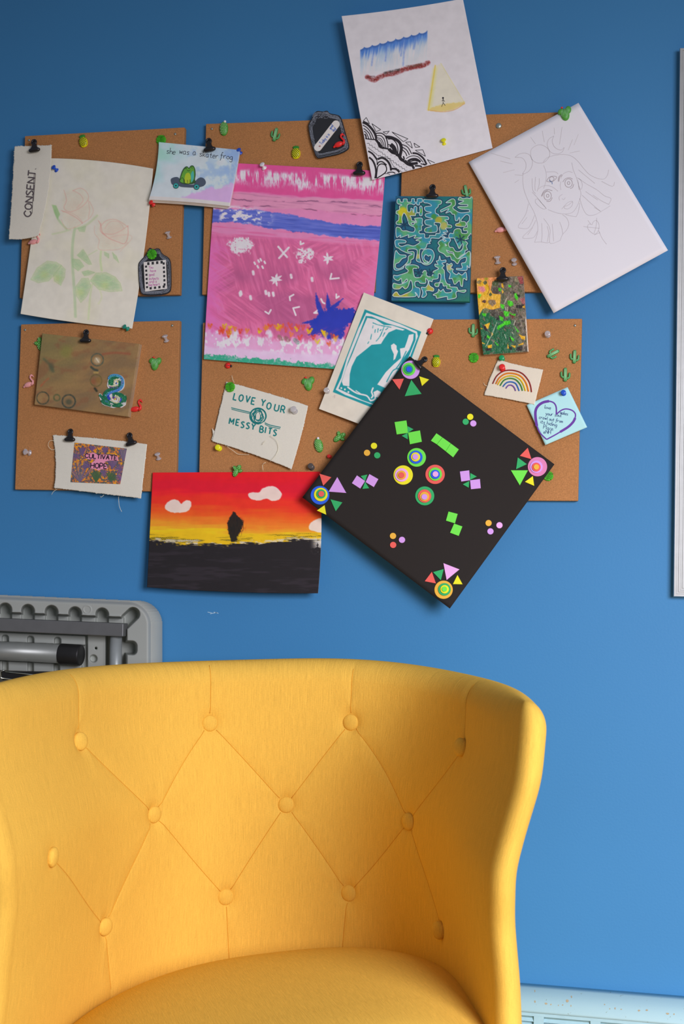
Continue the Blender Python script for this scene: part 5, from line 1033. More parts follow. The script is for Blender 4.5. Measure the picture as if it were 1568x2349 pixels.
ol = [(560, 500), (575, 420), (590, 340), (640, 265), (740, 228), (860, 232), (960, 275), (1020, 360), (1038, 480), (1020, 590), (960, 670), (870, 715), (930, 740), (1000, 790), (1060, 810), (1085, 880), (1070, 1060), (1020, 1110), (950, 1150), (860, 1130), (740, 1160), (640, 1135), (440, 1065), (385, 960), (335, 830), (345, 755), (400, 780), (455, 840), (470, 740), (530, 660), (600, 625), (560, 560)]
slab('brooch_backing', s, catmull(z(ol), 1.5, True), mat('brooch_felt', (196, 190, 205), .8), r0, .0, .0016, label='white felt edge of the snake brooch')
body = [([(620, 360), (640, 300), (700, 270), (800, 262), (900, 290), (970, 360), (990, 470), (970, 560), (900, 640), (800, 690), (680, 720), (590, 760), (520, 820)], (70, 140, 205), 5.5), ([(650, 330), (760, 310), (860, 320), (930, 380), (940, 470), (920, 560), (840, 620), (720, 650), (600, 690), (530, 750), (500, 830), (520, 920), (580, 990), (700, 1060), (820, 1080), (940, 1060), (1030, 960), (1020, 880), (940, 810), (820, 780), (720, 790)], (24, 104, 76), 8.5), ([(960, 560), (880, 650), (760, 700), (640, 740), (590, 790), (590, 860), (640, 930)], (44, 66, 178), 5), ([(660, 380), (640, 440), (640, 490), (720, 480), (690, 400)], (26, 112, 76), 7), ([(360, 800), (430, 880), (500, 960), (600, 1030)], (24, 104, 80), 4.5), ([(410, 950), (470, 1020), (560, 1060), (660, 1090)], (24, 104, 80), 4.5), ([(520, 960), (600, 1010)], (40, 66, 175), 4), ([(640, 590), (760, 600), (860, 590)], (90, 60, 130), 3.5), ([(940, 350), (980, 430), (960, 510)], (80, 44, 120), 5), ([(1050, 830), (1060, 920), (1010, 980)], (22, 96, 66), 6), ([(880, 1110), (960, 1060)], (24, 100, 66), 6), ([(760, 860), (720, 880)], (96, 70, 150), 4), ([(950, 890), (920, 990)], (56, 70, 170), 4)]
rr = random.Random(2)
def beads(strokes, off, r_=.00082):
    V0, F0 = lathe_vf([(r_*.75, 0), (r_, r_*.7), (r_*.6, r_*1.3)], 6); out = {}
    for pts, col, w_ in strokes:
        p = catmull(z(pts), 2.1)
        for q, t_ in zip(p, np.gradient(p, axis=0)):
            t_ = t_/np.hypot(*t_); n_ = int(w_/2.0)
            for k in range(-n_, n_+1):
                if n_ and abs(k)*1.05 > w_/2: continue
                x, y = q[0]-t_[1]*k*1.05, q[1]+t_[0]*k*1.05; kk = rr.choice([0, 0, 1]); c = tuple(int(v*(1.0 if not kk else 1.25)) for v in col); c = tuple(min(250, v) for v in c)
                out.setdefault(c, []).append(s.pt(np.array(x), np.array(y), off))
    for c, ps in out.items():
        V = []; F = []
        for q in ps:
            o_ = len(V); V += [(q[0]+v[0], q[1]-v[2], q[2]+v[1]) for v in V0]; F += [tuple(i+o_ for i in f) for f in F0]
        ob = mesh_obj('beading', V, F, mat('bead_%d_%d_%d' % c, c, .25, spec=.6), r0, True); ob['kind'] = 'stuff'
for pts_, col_, w_ in body: ribbons('bead_ground', s, [(z(pts_), w_+1.5)], mat('bead_ground_%d_%d_%d' % col_, col_, .5, g=.85), r0, .0017+.00004*body.index((pts_, col_, w_)))
beads(body, .0019); CRM = (224, 202, 160)
beads([([(620, 540), (700, 560), (790, 550), (860, 530)], CRM, 3.5), ([(760, 500), (770, 420), (830, 370), (880, 380)], CRM, 3), ([(680, 870), (700, 950), (780, 1010), (860, 1010), (910, 930), (870, 850), (790, 820)], CRM, 4), ([(820, 470), (830, 480)], (40, 80, 150), 3.5), ([(850, 440), (855, 446)], (235, 160, 40), 2.5), ([(780, 910), (790, 925)], (235, 170, 30), 2.6), ([(750, 880), (820, 880), (830, 930)], (90, 40, 80), 2), ([(900, 350), (930, 400)], (226, 226, 230), 3), ([(660, 1040), (720, 1060), (690, 1100)], (226, 226, 230), 3.5), ([(980, 1040), (1050, 1020), (1010, 1060)], (226, 226, 230), 3.5)], .0026)
# ---- 13 sunset ----
s = Sheet([(350, 1084), (734, 1082), (729, 1361), (337, 1347)], [.017, .019, .030, .028], .003, {'L': (0, 0), 'R': (5, 0), 'B': (0, 4)})
def paint_sunset(X, Y, u, v):
    z = lambda p: Z(320, 1040, 3.4087, p); n = fbm(X, Y, 120, 9, 3, 4); n2 = fbm(X, Y, 40, 30, 13, 3); t = v*272+(n-.5)*26+(n2-.5)*12
    C = Paint(X, Y, (204, 22, 34))
    for a, b_, col in ((8, 30, (196, 20, 44)), (40, 66, (224, 44, 32)), (72, 98, (232, 78, 28)), (96, 114, (240, 104, 34)), (112, 130, (244, 136, 36))): C.mix(col, sst(a, b_, t+12*(u-.5)*-1))
    C.mix((204, 66, 24), sst(.5, .7, n)*.4*sst(60, 80, t)*sst(.4, .8, u)); C.mix((238, 180, 24), sst(126, 140, t+(.5-u)*10-(n2-.5)*20)*.95)
    C.mix((170, 150, 20), sst(134, 142, t)*.5)
    def cloud(p): C.poly(catmull(z(p), 3, True), (212, 196, 200), .93, 1.2, 0, 1); C.poly(catmull(z(p), 3, True), (206, 178, 178), .4, 2, -3, 2)
    cloud([(200, 430), (215, 385), (270, 360), (310, 375), (325, 395), (360, 368), (400, 375), (400, 420), (370, 455), (300, 465), (240, 458)]); cloud([(848, 320), (880, 305), (935, 305), (960, 275), (1030, 255), (1080, 275), (1112, 320), (1090, 360), (1040, 372), (990, 355), (930, 370), (870, 355)]); cloud([(1325, 590), (1340, 540), (1400, 510), (1430, 520), (1430, 612), (1370, 610)])
    lnY = 1237+6*np.sin(u*5)+5*u; fr = fbm(X, Y, 30, 3, 23, 3); ed_ = Y-lnY+(fr-.5)*16
    weave = ((np.floor(X/2.2)+np.floor(Y/2.2)) % 2)
    C.mix((60, 60, 20), sst(-14, -4, ed_)*sst(.45, .6, fr)*.75*(weave*.5+.5)); C.mix((190, 182, 192), sst(-3, 1, ed_)*sst(10, 4, ed_)*sst(.35, .5, fbm(X, Y, 14, 5, 33, 2))*.9*(weave*.35+.65))
    C.mix((30, 27, 32), sst(1, 6, ed_-(fbm(X, Y, 9, 4, 43, 2)-.45)*12)); C.mix((190, 185, 190), sst(.93, .99, u)*sst(1225, 1240, Y)*sst(1275, 1245, Y)*sst(.45, .55, fbm(X, Y, 7, 7, 9))*.9)
    C.mix((46, 40, 50), sst(.5, .7, fbm(X, Y, 60, 8, 53, 3))*sst(1250, 1260, Y)*.6)
    C.poly(z([(732, 456), (760, 480), (812, 530), (808, 570), (790, 610), (760, 650), (760, 690), (715, 690), (700, 640), (685, 560), (700, 500)]), (26, 24, 24), .96, 1.4, 0, 3, 4); C.mix((26, 24, 24), sst(26, 10, np.hypot((X-542), (Y-1208)*.8))*sst(.5, .62, fbm(X, Y, 4, 12, 8, 2))*.7)
    return C.C, (190, 180, 180)
o = s.mesh('sunset_painting', VC, 330, 240, .0006, paint_sunset); tag(o, 'red and orange sunset painting with black ground and lone tree', 'painting')
# ---- 14 black square with foam shapes ----
s = Sheet([(939, 817), (1271, 1065), (1031, 1396), (693, 1141)], [.036, .030, .058, .050], .006)
r0 = root('black_square', s, 'large black paper square hung by one corner, stuck with colourful foam shapes', 'collage')
s.mesh('paper', mat('black_sugar_paper', (42, 38, 40), .9, 'paper', g=.85, spec=.15), 40, 40, .0006, None, r0)
z = lambda p: Z(680, 800, 2.5705, p)
FC = dict(R=(238, 84, 84), G=(46, 150, 96), g=(98, 216, 74), Y=(236, 222, 40), O=(244, 154, 62), P=(184, 136, 222), K=(228, 150, 218), B=(38, 84, 212), M=(190, 112, 165))
FM = {k: mat('foam_'+{'R': 'coral', 'G': 'green', 'g': 'lime', 'Y': 'yellow', 'O': 'orange', 'P': 'lilac', 'K': 'pink', 'B': 'blue', 'M': 'mauve'}[k], c, .8, 'plastic', g=1.02) for k, c in FC.items()}
def disc(cx, cy, rings):
    c = z([(cx, cy)])[0]; h = 0.0
    for k, (col, r_, dx, dy) in enumerate(rings):
        h2 = h+.0017; slab('foam_disc', s, circ(c[0]+dx/2.57, c[1]+dy/2.57, r_/2.57, 36), FM[col], r0, h, h2, inset=.04); h = h2
disc(671, 125, [('P', 54, 0, 0), ('g', 38, -8, -3), ('G', 27, -9, -2), ('B', 17, -5, -1)])
disc(707, 641, [('g', 55, 0, 0), ('B', 39, -3, -1), ('Y', 27, -4, -2), ('P', 17, -4, -2)])
disc(628, 745, [('Y', 57, 0, 0), ('K', 40, -8, 0), ('O', 27, -8, 1), ('R', 17, -7, 2)])
disc(816, 741, [('R', 57, 0, 0), ('g', 39, 2, -1), ('B', 27, 3, 1), ('K', 17, 5, 0)])
disc(755, 868, [('G', 56, 0, 0), ('R', 39, 0, 1), ('O', 28, 1, 4), ('P', 17, 1, 7)])
disc(138, 864, [('B', 55, 0, 0), ('Y', 40, 6, -4), ('G', 27, 9, -7), ('R', 17, 12, -7)])
disc(1419, 696, [('M', 57, 0, 0), ('P', 37, -6, 1), ('R', 26, -6, 3), ('O', 16, -5, 3)])
disc(866, 1421, [('O', 54, 0, 0), ('G', 37, 6, -2), ('Y', 25, 8, -3), ('g', 15, 8, -4)])
for c_, pts in (('R', [(563, 181), (632, 177), (606, 241)]), ('G', [(676, 184), (637, 281), (737, 267)]), ('Y', [(723, 163), (781, 182), (739, 220)]), ('G', [(654, 457), (689, 475), (655, 497)]), ('G', [(655, 497), (655, 535), (619, 514)]),
    ('R', [(135, 737), (205, 758), (157, 808)]), ('P', [(240, 757), (189, 843), (293, 851)]), ('G', [(200, 888), (270, 906), (231, 958)]), ('Y', [(120, 954), (165, 923), (175, 979)]), ('G', [(378, 751), (417, 742), (404, 781)]), ('G', [(404, 785), (388, 827), (428, 823)]),
    ('R', [(1362, 584), (1315, 632), (1384, 652)]), ('G', [(1303, 641), (1293, 711), (1357, 681)]), ('g', [(1262, 717), (1363, 717), (1315, 806)]), ('Y', [(1392, 751), (1345, 785), (1400, 809)]), ('G', [(1024, 733), (1062, 754), (1022, 774)]), ('G', [(1018, 780), (1014, 820), (979, 800)]),
    ('R', [(797, 1315), (755, 1371), (821, 1384)]), ('G', [(867, 1299), (804, 1317), (850, 1365)]), ('K', [(865, 1264), (960, 1301), (884, 1364)]), ('Y', [(948, 1334), (921, 1388), (978, 1389)])):
    slab('foam_triangle', s, z(pts), FM[c_], r0, 0, .0017, inset=.03)
for c_, pts in (('g', [(577, 433), (647, 423), (658, 497), (590, 506)]), ('g', [(657, 495), (727, 482), (738, 549), (668, 564)]), ('g', [(824, 499), (859, 523), (826, 564), (791, 543)]), ('g', [(860, 524), (908, 558), (878, 605), (827, 565)]), ('g', [(909, 559), (956, 594), (922, 641), (879, 606)]),
    ('P', [(356, 747), (404, 780), (375, 825), (326, 793)]), ('P', [(429, 739), (482, 769), (455, 816), (407, 787)]), ('P', [(962, 724), (1017, 717), (1022, 776), (970, 784)]), ('P', [(1022, 776), (1080, 768), (1085, 823), (1027, 829)]), ('g', [(895, 960), (949, 974), (933, 1030), (880, 1014)]), ('g', [(928, 1031), (977, 1048), (955, 1104), (904, 1085)])):
    slab('foam_square', s, z(pts), FM[c_], r0, 0, .0017, inset=.03)
for c_, x, y in (('Y', 1023, 402), ('G', 996, 431), ('P', 1041, 441), ('Y', 456, 573), ('O', 415, 614), ('G', 475, 629), ('O', 568, 1104), ('P', 621, 1127), ('R', 569, 1157), ('O', 1131, 1028), ('K', 1195, 1041), ('P', 1142, 1077)):
    slab('foam_dot', s, circ(*z([(x, y)])[0], 18.5/2.57, 24), FM[c_], r0, 0, .0017, inset=.06)
# ---- 15 rainbow patch ----
s = Sheet([(1142, 825), (1245, 848), (1225, 928), (1110, 906)], [.015, .017, .019, .016], .001, {'L': (-2, 0), 'T': (0, 2), 'B': (0, -1)})
r0 = root('rainbow_patch', s, 'small white felt patch embroidered with a rainbow', 'patch')
s.mesh('felt', mat('white_felt', (200, 190, 186), .95, 'cloth', spec=.1), 50, 44, .0014, None, r0, ragged=.35, seed=3)
z = lambda p: Z(1020, 720, 4.3556, p)
def chain(pts, col, w_, n_):
    p = catmull(z(pts), 2.3); V = []; F = []
    for i in range(len(p)-1):
        a = s.pt(*p[i], .0009); b_ = s.pt(*p[i+1], .0009); V_, F_ = tube_vf([a, (a+b_)/2+np.array([0, -.0004, 0]), b_], [w_*.55, w_, w_*.55], 7); o_ = len(V); V += V_; F += [tuple(k+o_ for k in f) for f in F_]
    mesh_obj('embroidery_thread', V, F, mat(n_, col, .8), r0, True)
chain([(478, 698), (520, 620), (590, 572), (680, 565), (770, 595), (830, 660), (855, 720), (865, 782)], (130, 34, 40), .0013, 'thread_maroon')
chain([(510, 700), (545, 640), (610, 598), (690, 597), (760, 625), (810, 690), (835, 775)], (232, 120, 24), .0015, 'thread_orange')
chain([(528, 710), (565, 655), (630, 622), (700, 625), (755, 660), (785, 710), (805, 770)], (240, 176, 24), .0014, 'thread_gold')
chain([(552, 718), (590, 665), (650, 645), (710, 660), (755, 710), (775, 768)], (58, 128, 60), .0014, 'thread_green')
chain([(580, 728), (615, 690), (660, 680), (710, 700), (742, 770)], (30, 98, 190), .0013, 'thread_blue')
chain([(610, 745), (635, 715), (670, 715), (695, 740), (706, 770)], (112, 78, 168), .0013, 'thread_violet')
thread([(1108, 878), (1112, 884), (1116, 885)], .014, r0)
# ---- 16 sticky note ----
s = Sheet([(1207, 929), (1301, 888), (1346, 980), (1250, 1021)], [.018, .014, .022, .022], .001)
r0 = root('sticky_note', s, 'pale blue sticky note with a purple heart round handwriting', 'note')
s.mesh('paper', mat('pale_blue_paper', (158, 204, 216), .75, 'paper'), 20, 20, .0003, None, r0)
z = lambda p: Z(1020, 720, 4.3556, p); PU = mat('purple_marker', (92, 52, 150), .6)
hr = [(z([(1112, 1005), (1110, 930), (1085, 888), (1040, 872)]), 3.2), (z([(1040, 872), (980, 885), (930, 920), (905, 970), (905, 1040), (918, 1120)]), 6), (z([(918, 1120), (950, 1190), (1015, 1255)]), 3), (z([(1015, 1255), (1090, 1215), (1150, 1180)]), 3), (z([(1150, 1180), (1230, 1130), (1280, 1080), (1300, 1040)]), 5.5), (z([(1300, 1040), (1302, 1000), (1270, 965), (1210, 950), (1160, 965), (1112, 1005)]), 3)]
ribbons('heart', s, hr, PU, r0, .0003)
st = []
for wd, x, y, a, h_, xs_ in (('love', 992, 945, 9, 8.5, .95), ('makes', 1150, 1000, 13, 8, .8), ('your soul', 1005, 1010, 8, 8.5, .95), ('crawl out from', 940, 1045, 11, 8, .93), ('its hiding', 950, 1092, 12, 9, 1.0), ('Place.', 982, 1148, 10, 9, .95), ('eNH', 985, 1195, 4, 8.5, 1.0)):
    p = z([(x, y)])[0]; st += text(wd, p[0], p[1], a, h_, xs_, 1.5, .4, len(wd))
ribbons('handwriting', s, st, mat('navy_pen', (36, 48, 110), .6), r0, .0004, .95)
# ---- 17 jar cut-outs ----
def jar(name, label, pts, dep, kd):
    s = Sheet([(0, 0), (1, 0), (1, 1), (0, 1)], dep); s = Flat(dep); r = empty(name, P(*np.mean(pts, 0), dep), label, 'cut-out')
    p = catmull(pts, 2, True); slab('jar_card', s, p, mat('jar_black', (36, 38, 46), .6), r, 0, .0014)
    rr = np.random.RandomState(kd); c = np.mean(p, 0); st = []
    for k in range(9):
        f = .80+.018*k; q = c+(p-c)*f+rr.normal(0, .25, p.shape); i0 = rr.randint(len(q)); m = rr.randint(len(q)//2, len(q)); q = np.roll(q, -i0, 0)[:m]; st.append(q.tolist())
    ribbons('chalk_scribble', s, st, mat('chalk_blue_grey', (112, 116, 136), .8), r, .0016, .8); return s, r, p
z = lambda p: Z(690, 250, 11.2, p)
s, r0, p = jar('jar_cutout', 'black jar cut-out with slanted label reading Today is a good day', z([(195, 480), (215, 370), (290, 230), (350, 110), (430, 60), (560, 70), (680, 55), (750, 120), (900, 150), (1000, 190), (1060, 300), (1130, 550), (1200, 800), (1240, 960), (1200, 1060), (1000, 1160), (700, 1230), (480, 1275), (400, 1240), (340, 1100), (250, 800)]), .018, 1)
rr = random.Random(6)
ribbons('chalk_scribble', s, [z([(rr.uniform(300, 700), rr.uniform(80, 260)) for _ in range(7)]) for _ in range(7)]+[z([(260+rr.uniform(0, 130), 320+rr.uniform(-60, 90)) for _ in range(6)]) for _ in range(4)], mat('chalk_blue_grey'), r0, .0017, .7)
a = (440, 1000); b_ = (905, 400); d = np.array(b_)-a; d = d/np.hypot(*d); n_ = np.array((-d[1], d[0])); cap_ = [tuple(np.array(b_)+95*(math.cos(t_)*d+math.sin(t_)*n_)) for t_ in np.linspace(-1.57, 1.57, 10)]+[tuple(np.array(a)-95*(math.cos(t_)*d+math.sin(t_)*n_)) for t_ in np.linspace(-1.57, 1.57, 10)]
slab('paper_label', s, z(cap_), mat('label_white', (202, 196, 206), .7), r0, .0014, .0022)
ang = math.degrees(math.atan2(d[1], d[0])); BP = mat('blue_pen', (54, 96, 190), .6)
st = text('Today is a', *z([(545, 935)])[0], ang, 8.0, .74, 1.3)+text('good', *z([(770, 540)])[0], ang, 7, .75, 1.3)+text('day!', *z([(850, 600)])[0], ang, 7, .75, 1.3)
ribbons('handwriting', s, st, BP, r0, .0024, 1.0); ribbons('label_heart', s, [z([(485, 985), (465, 965), (485, 955), (500, 955), (510, 970), (485, 985)])], mat('maroon_pen', (130, 50, 60), .6), r0, .0024, 1.2)
z = lambda p: Z(300, 560, 13.07, p)
s, r0, p = jar('jar_cutout', 'black jar cut-out with checkered label and pink handwriting', z([(235, 640), (300, 500), (420, 370), (510, 230), (560, 125), (620, 130), (680, 160), (800, 130), (870, 150), (920, 250), (1000, 330), (1110, 390), (1180, 480), (1210, 640), (1220, 1000), (1215, 1300), (1180, 1430), (1050, 1500), (800, 1540), (500, 1540), (340, 1500), (290, 1380), (250, 1100)]), .018, 4)
lab = [(395, 550), (1060, 480), (1095, 1345), (440, 1430)]
slab('paper_label', s, z(lab), mat('label_white'), r0, .0014, .0022)
A_, B__, C_, D_ = [np.array(q, float) for q in lab]; bil = lambda u_, v_: tuple((1-u_)*(1-v_)*A_+u_*(1-v_)*B__+u_*v_*C_+(1-u_)*v_*D_)
CK = mat('check_black', (44, 44, 52), .7)
chk = []
for k in range(4): u0 = .16+k*.2; chk.append((u0, .02, u0+.10, .115)); 
for k in range(4): u0 = .21+k*.2; chk.append((u0, .875, u0+.10, .955))
for k in range(6): v0 = .125+k*.14; chk.append((.055, v0, .145, v0+.07))
for k in range(6): v0 = .08+k*.145; chk.append((.855, v0, .945, v0+.08))
for u0, v0, u1, v1 in chk: slab('check_square', s, z([bil(u0, v0), bil(u1, v0), bil(u1, v1), bil(u0, v1)]), CK, r0, .0022, .0024)
st = []
for wd, x, y, h_, xs_ in (('You', 560, 745, 6.5, .85), ('have', 600, 845, 6.5, .95), ('good', 560, 960, 6.5, .9), ('instincts', 560, 1085, 7, .78), ('and a', 570, 1170, 6.5, 1.0), ('big heart', 555, 1265, 7, .8)): st += text(wd, *z([(x, y)])[0], -3, h_, xs_, 1.4)
ribbons('handwriting', s, st, mat('magenta_pen', (176, 88, 164), .6), r0, .0024, .85)

o = ribbons('paint_scuff', Flat(0), [[(476, 1404), (486, 1406)], [(482, 1408), (498, 1405)], [(490, 1404), (501, 1407)]], mat('scuff', (150, 175, 205), .6), bpy.data.objects['wall_back'], .0003, 1.3)
# ================= pins, clips and other small things =================
def frame(px, py, d, rot=0.0, tilt=(0, 0)):
    k = float(np.linalg.norm(P(px, py+1, d)-P(px, py, d))); R0 = Matrix(((1, 0, 0, 0), (0, 0, -1, 0), (0, 1, 0, 0), (0, 0, 0, 1)))
    R = Matrix.Rotation(math.radians(rot), 4, 'Z')
    if tilt[0] or tilt[1]: R = Vector((0, 0, 1)).rotation_difference(Vector((tilt[0], tilt[1], 1))).to_matrix().to_4x4() @ R
    return Matrix.Translation(Vector(P(px, py, d))) @ R0 @ R @ Matrix.Scale(k, 4)
def ell(cx, cy, cz, rx, ry, rz, a=0, n=16, m=10, sup=1.0):
    V = []; F = []; ca, sa = math.cos(math.radians(a)), math.sin(math.radians(a))
    sg = lambda t: math.copysign(abs(t)**sup, t)
    for i in range(m+1):
        th_ = math.pi*i/m
        for j_ in range(n):
            ph = 2*math.pi*j_/n; x = rx*sg(math.sin(th_))*sg(math.cos(ph)); z = rz*math.sin(th_)*math.sin(ph); y = ry*math.cos(th_)
            V.append((cx+x*ca-y*sa, cy+x*sa+y*ca, cz+z))
    for i in range(m):
        for j_ in range(n): a_, b_ = i*n+j_, i*n+(j_+1) % n; F.append((a_, b_, b_+n, a_+n))
    return V, F
def ext(poly, z0, z1, inset=.12):
    p = np.array(poly, float); c = p.mean(0); k = len(p); q = c+(p-c)*(1-inset)
    V = [(x, y, z0) for x, y in p]+[(x, y, z0+(z1-z0)*.7) for x, y in p]+[(x, y, z1) for x, y in q]
    F = [(j_*k+i, j_*k+(i+1) % k, (j_+1)*k+(i+1) % k, (j_+1)*k+i) for j_ in range(2) for i in range(k)]+[tuple(range(2*k, 3*k)), tuple(range(k))[::-1]]
    return V, F
protos = {}
def make(kind, parts):
    """parts: list of (name, (V, F), material, kind) ; the first is the body"""
    protos[kind] = [(n_, mesh_obj(n_, vf[0], vf[1], m_, None, sm).data, kd) for n_, vf, m_, sm, kd in parts]
    for o_ in list(sc.objects):
        if o_.type == 'MESH' and any(o_.data == p_[1] for p_ in protos[kind]): bpy.data.objects.remove(o_)
def put(kind, name, px, py, d, label, cat, rot=0, tilt=(0, 0), group=None, scale=1.0, mats=None):
    M = frame(px, py, d, rot, tilt) @ Matrix.Scale(scale, 4)
    r = bpy.data.objects.new(name, None); sc.collection.objects.link(r); r.matrix_world = Matrix.Translation(M.to_translation()); r.empty_display_size = .01; tag(r, label, cat, group)
    for n_, me, kd in protos[kind]:
        o_ = bpy.data.objects.new(n_, me); sc.collection.objects.link(o_); o_.parent = r; o_.matrix_local = Matrix.Translation(-M.to_translation()) @ M
        if kd: o_['kind'] = kd
        if mats and n_ in mats:
            o_.material_slots[0].link = 'OBJECT'; o_.material_slots[0].material = mats[n_]
    return r
GN = mat('cactus_green', (70, 140, 58), .45, g=.95, spec=.5); GD = mat('saguaro_green', (70, 138, 86), .4, g=.95, spec=.5); GL_ = mat('saguaro_ridge', (142, 190, 152), .45, g=1.0); WD = mat('white_dot', (205, 215, 195), .6); RDm = mat('red_plastic', (200, 38, 40), .35, g=1.0, spec=.5)
YLm = mat('yellow_plastic', (226, 204, 24), .35, g=1.0, spec=.5); PKm = mat('pink_plastic', (226, 140, 150), .4, g=1.0, spec=.5); BLm = mat('blue_plastic', (28, 72, 186), .3, g=1.0, spec=.5); TLm = mat('teal_plastic', (14, 122, 112), .3, g=1.0, spec=.5); GRm = mat('green_plastic', (20, 132, 84), .3, g=1.0, spec=.5); WHm = mat('white_plastic', (214, 208, 220), .3, g=1.0, spec=.5); CLm = mat('clear_plastic', (240, 238, 244), .08, g=1.5, trans=.62, spec=.8, coat=.6); NEEDLE = mat('needle_steel', (150, 150, 155), .3, metal=1.0)
CB = mat('black_clip_metal', (24, 23, 27), .3, g=.9, spec=.6); DK = mat('dark_lines', (66, 74, 30), .6); CRN = mat('pineapple_crown', (44, 120, 44), .5); OR_ = mat('flamingo_beak', (40, 30, 30), .5)
def pinvf():
    return lathe_vf([(5.6, 0), (6.0, .5), (5.8, 1.6), (3.6, 2.6), (3.0, 5), (3.1, 8), (4.4, 10.5), (5.9, 11.6), (6.1, 12.6), (5.4, 13.4), (2.5, 13.8)], 22)
needle = tube_vf([(0, 0, .5), (0, 0, -9)], .55, 8)
make('pin', [('pin_head', pinvf(), WHm, True, None), ('needle', needle, NEEDLE, True, None)])
make('clip', [('jaw', join_vf([(lambda V, F: ([(x*1.0, y, z) for x, y, z in V], F))(*ell(0, -18, 5, 14.5, 5.2, 5.5, 0, 16, 10, .45))]), CB, True, None),
 ('grip', ext([(-10.5, -15), (10.5, -15), (7.2, -11), (5.4, -6), (5.2, 1), (-5.2, 1), (-5.4, -6), (-7.2, -11)], .5, 7.5, .15), CB, False, None),
 ('ring_handle', join_vf([tube_vf([(5.3*math.sin(t_), 2+5.8*math.cos(t_), 4.5) for t_ in np.linspace(0, 6.2832, 22)], 2.3, 10), ell(0, 1, 3, 5, 5, 2.2)]), CB, True, None), ('needle', tube_vf([(0, 3, 1), (0, 3, -12)], .6, 8), NEEDLE, True, None)])
def sag():
    tr = tube_vf([(0, -16, 3), (0, -14, 3), (0, 14, 3), (0, 16.4, 3)], [2.5, 4.3, 4.0, 1.6], 14)
    la = tube_vf([(-2, -6, 3), (-6.5, -5.5, 3), (-9, -2.5, 3), (-9.3, 2, 3), (-9.3, 6, 3), (-9.3, 7.6, 3)], [2.6, 2.7, 2.7, 2.6, 2.3, 1], 12); ra = tube_vf([(2, -9, 3), (6.5, -8.5, 3), (9.2, -5.5, 3), (9.6, 0, 3), (9.6, 3.2, 3), (9.6, 4.8, 3)], [2.6, 2.7, 2.7, 2.6, 2.3, 1], 12)
    rd = [tube_vf([(x, -13, 6.5), (x, 0, 7.1), (x, 13.5, 6.4)], .75, 5) for x in (-2.1, .0, 2.1)]+[tube_vf([(-8.9, -2, 5.2), (-9, 6, 5.0)], .45, 5), tube_vf([(9.2, -5, 5.2), (9.4, 3, 5.0)], .45, 5), tube_vf([(-3, -6, 5.2), (-7, -4.6, 5.3)], .45, 5), tube_vf([(3, -9, 5.2), (7, -7.4, 5.3)], .45, 5)]
    return [('trunk', tr, GD, True, None), ('arm', la, GD, True, None), ('arm', ra, GD, True, None), ('ridges', join_vf(rd), GL_, True, 'stuff'), ('needle', needle, NEEDLE, True, None)]
make('saguaro', sag())
def dots(f, pts, r_=.75): return join_vf([ell(x, y, f(x, y), r_, r_, r_*.6, 0, 8, 5) for x, y in pts])
rr = random.Random(8)
op = [(x*3.6+(1.8 if iy % 2 else 0), iy*3.7) for iy in range(-4, 5) for x in range(-2, 3) if ((x*3.6+(1.8 if iy % 2 else 0))/8.6)**2+(iy*3.7/14.5)**2 < 1]
make('ovalcactus', [('pad', ell(0, 0, 2, 10, 16.5, 6), GN, True, None), ('spines', dots(lambda x, y: 2+6*math.sqrt(max(0, 1-(x/10)**2-(y/16.5)**2)), op), WD, True, 'stuff'), ('flower', ell(3, 15.5, 4, 3, 3, 2.5), WHm, True, None), ('needle', needle, NEEDLE, True, None)])
pear = join_vf([ell(0, -5, 2, 7, 11.5, 5, 6), ell(-8, 3.5, 2, 6, 4.6, 4.2, -30), ell(8, 4.0, 2, 6.6, 4.6, 4.2, 35), ell(1, 10, 2, 5.8, 7, 4.2, -6)])
pp = [(0, -13), (-3, -10), (3, -10), (0, -7), (-4, -5), (4, -5), (0, -2), (-4, 1), (4, 1), (0, 4), (-9, 3), (-12, 5), (9, 3), (12, 6), (-2, 8), (4, 8), (1, 12), (0, 15)]
make('pear', [('pad', pear, GN, True, None), ('spines', dots(lambda x, y: 6.7, pp), WD, True, 'stuff'), ('needle', needle, NEEDLE, True, None)])
hp = join_vf([ell(0, -3, 2, 9.5, 14, 5.5, 0), ell(-8, 6, 2, 8, 6.5, 5, 35), ell(8.5, 6, 2, 7, 9, 5, -15)])
make('striped', [('pad', hp, GN, True, None), ('stripes', join_vf([tube_vf([(x0, -12+abs(x0)*.7, 6.2), (x0+2, 0, 7.3), (x0+4, 11-abs(x0)*.3, 6.2)], .42, 5) for x0 in (-9, -6.5, -4, -1.5, 1, 3.5, 6)]), GL_, True, 'stuff'), ('bud', ell(-4, 14, 4, 2.8, 2, 2), RDm, True, None), ('needle', needle, NEEDLE, True, None)])
lat = []
for k_i in range(-4, 5):
    for sg_ in (1, -1):
        pts = [(x, sg_*x*1.1+k_i*5.2, 0) for x in np.linspace(-9, 9, 11)]; pts = [(x, y, 2.2+6*math.sqrt(max(0, 1-abs(x/10.6)**2.4-abs(y/12.4)**2.4))) for x, y, _ in pts if abs(x/9.7)**2.6+abs(y/11.7)**2.6 < 1]
        if len(pts) > 2: lat.append(tube_vf(pts, .42, 5))
make('pineapple', [('fruit', ell(0, 0, 2, 10.3, 12.4, 6, 0, 20, 12, .75), YLm, True, None), ('lattice', join_vf(lat), DK, True, 'stuff'), ('crown', join_vf([ell(x, 13+abs(3-abs(x))*.4, 3, 1.9, 4, 2, -x*6) for x in (-4, -2, 0, 2, 4)]+[ell(5.5, 13.5, 2, 2.4, 2.4, 2)]), CRN, True, None), ('needle', needle, NEEDLE, True, None)])
lf = []
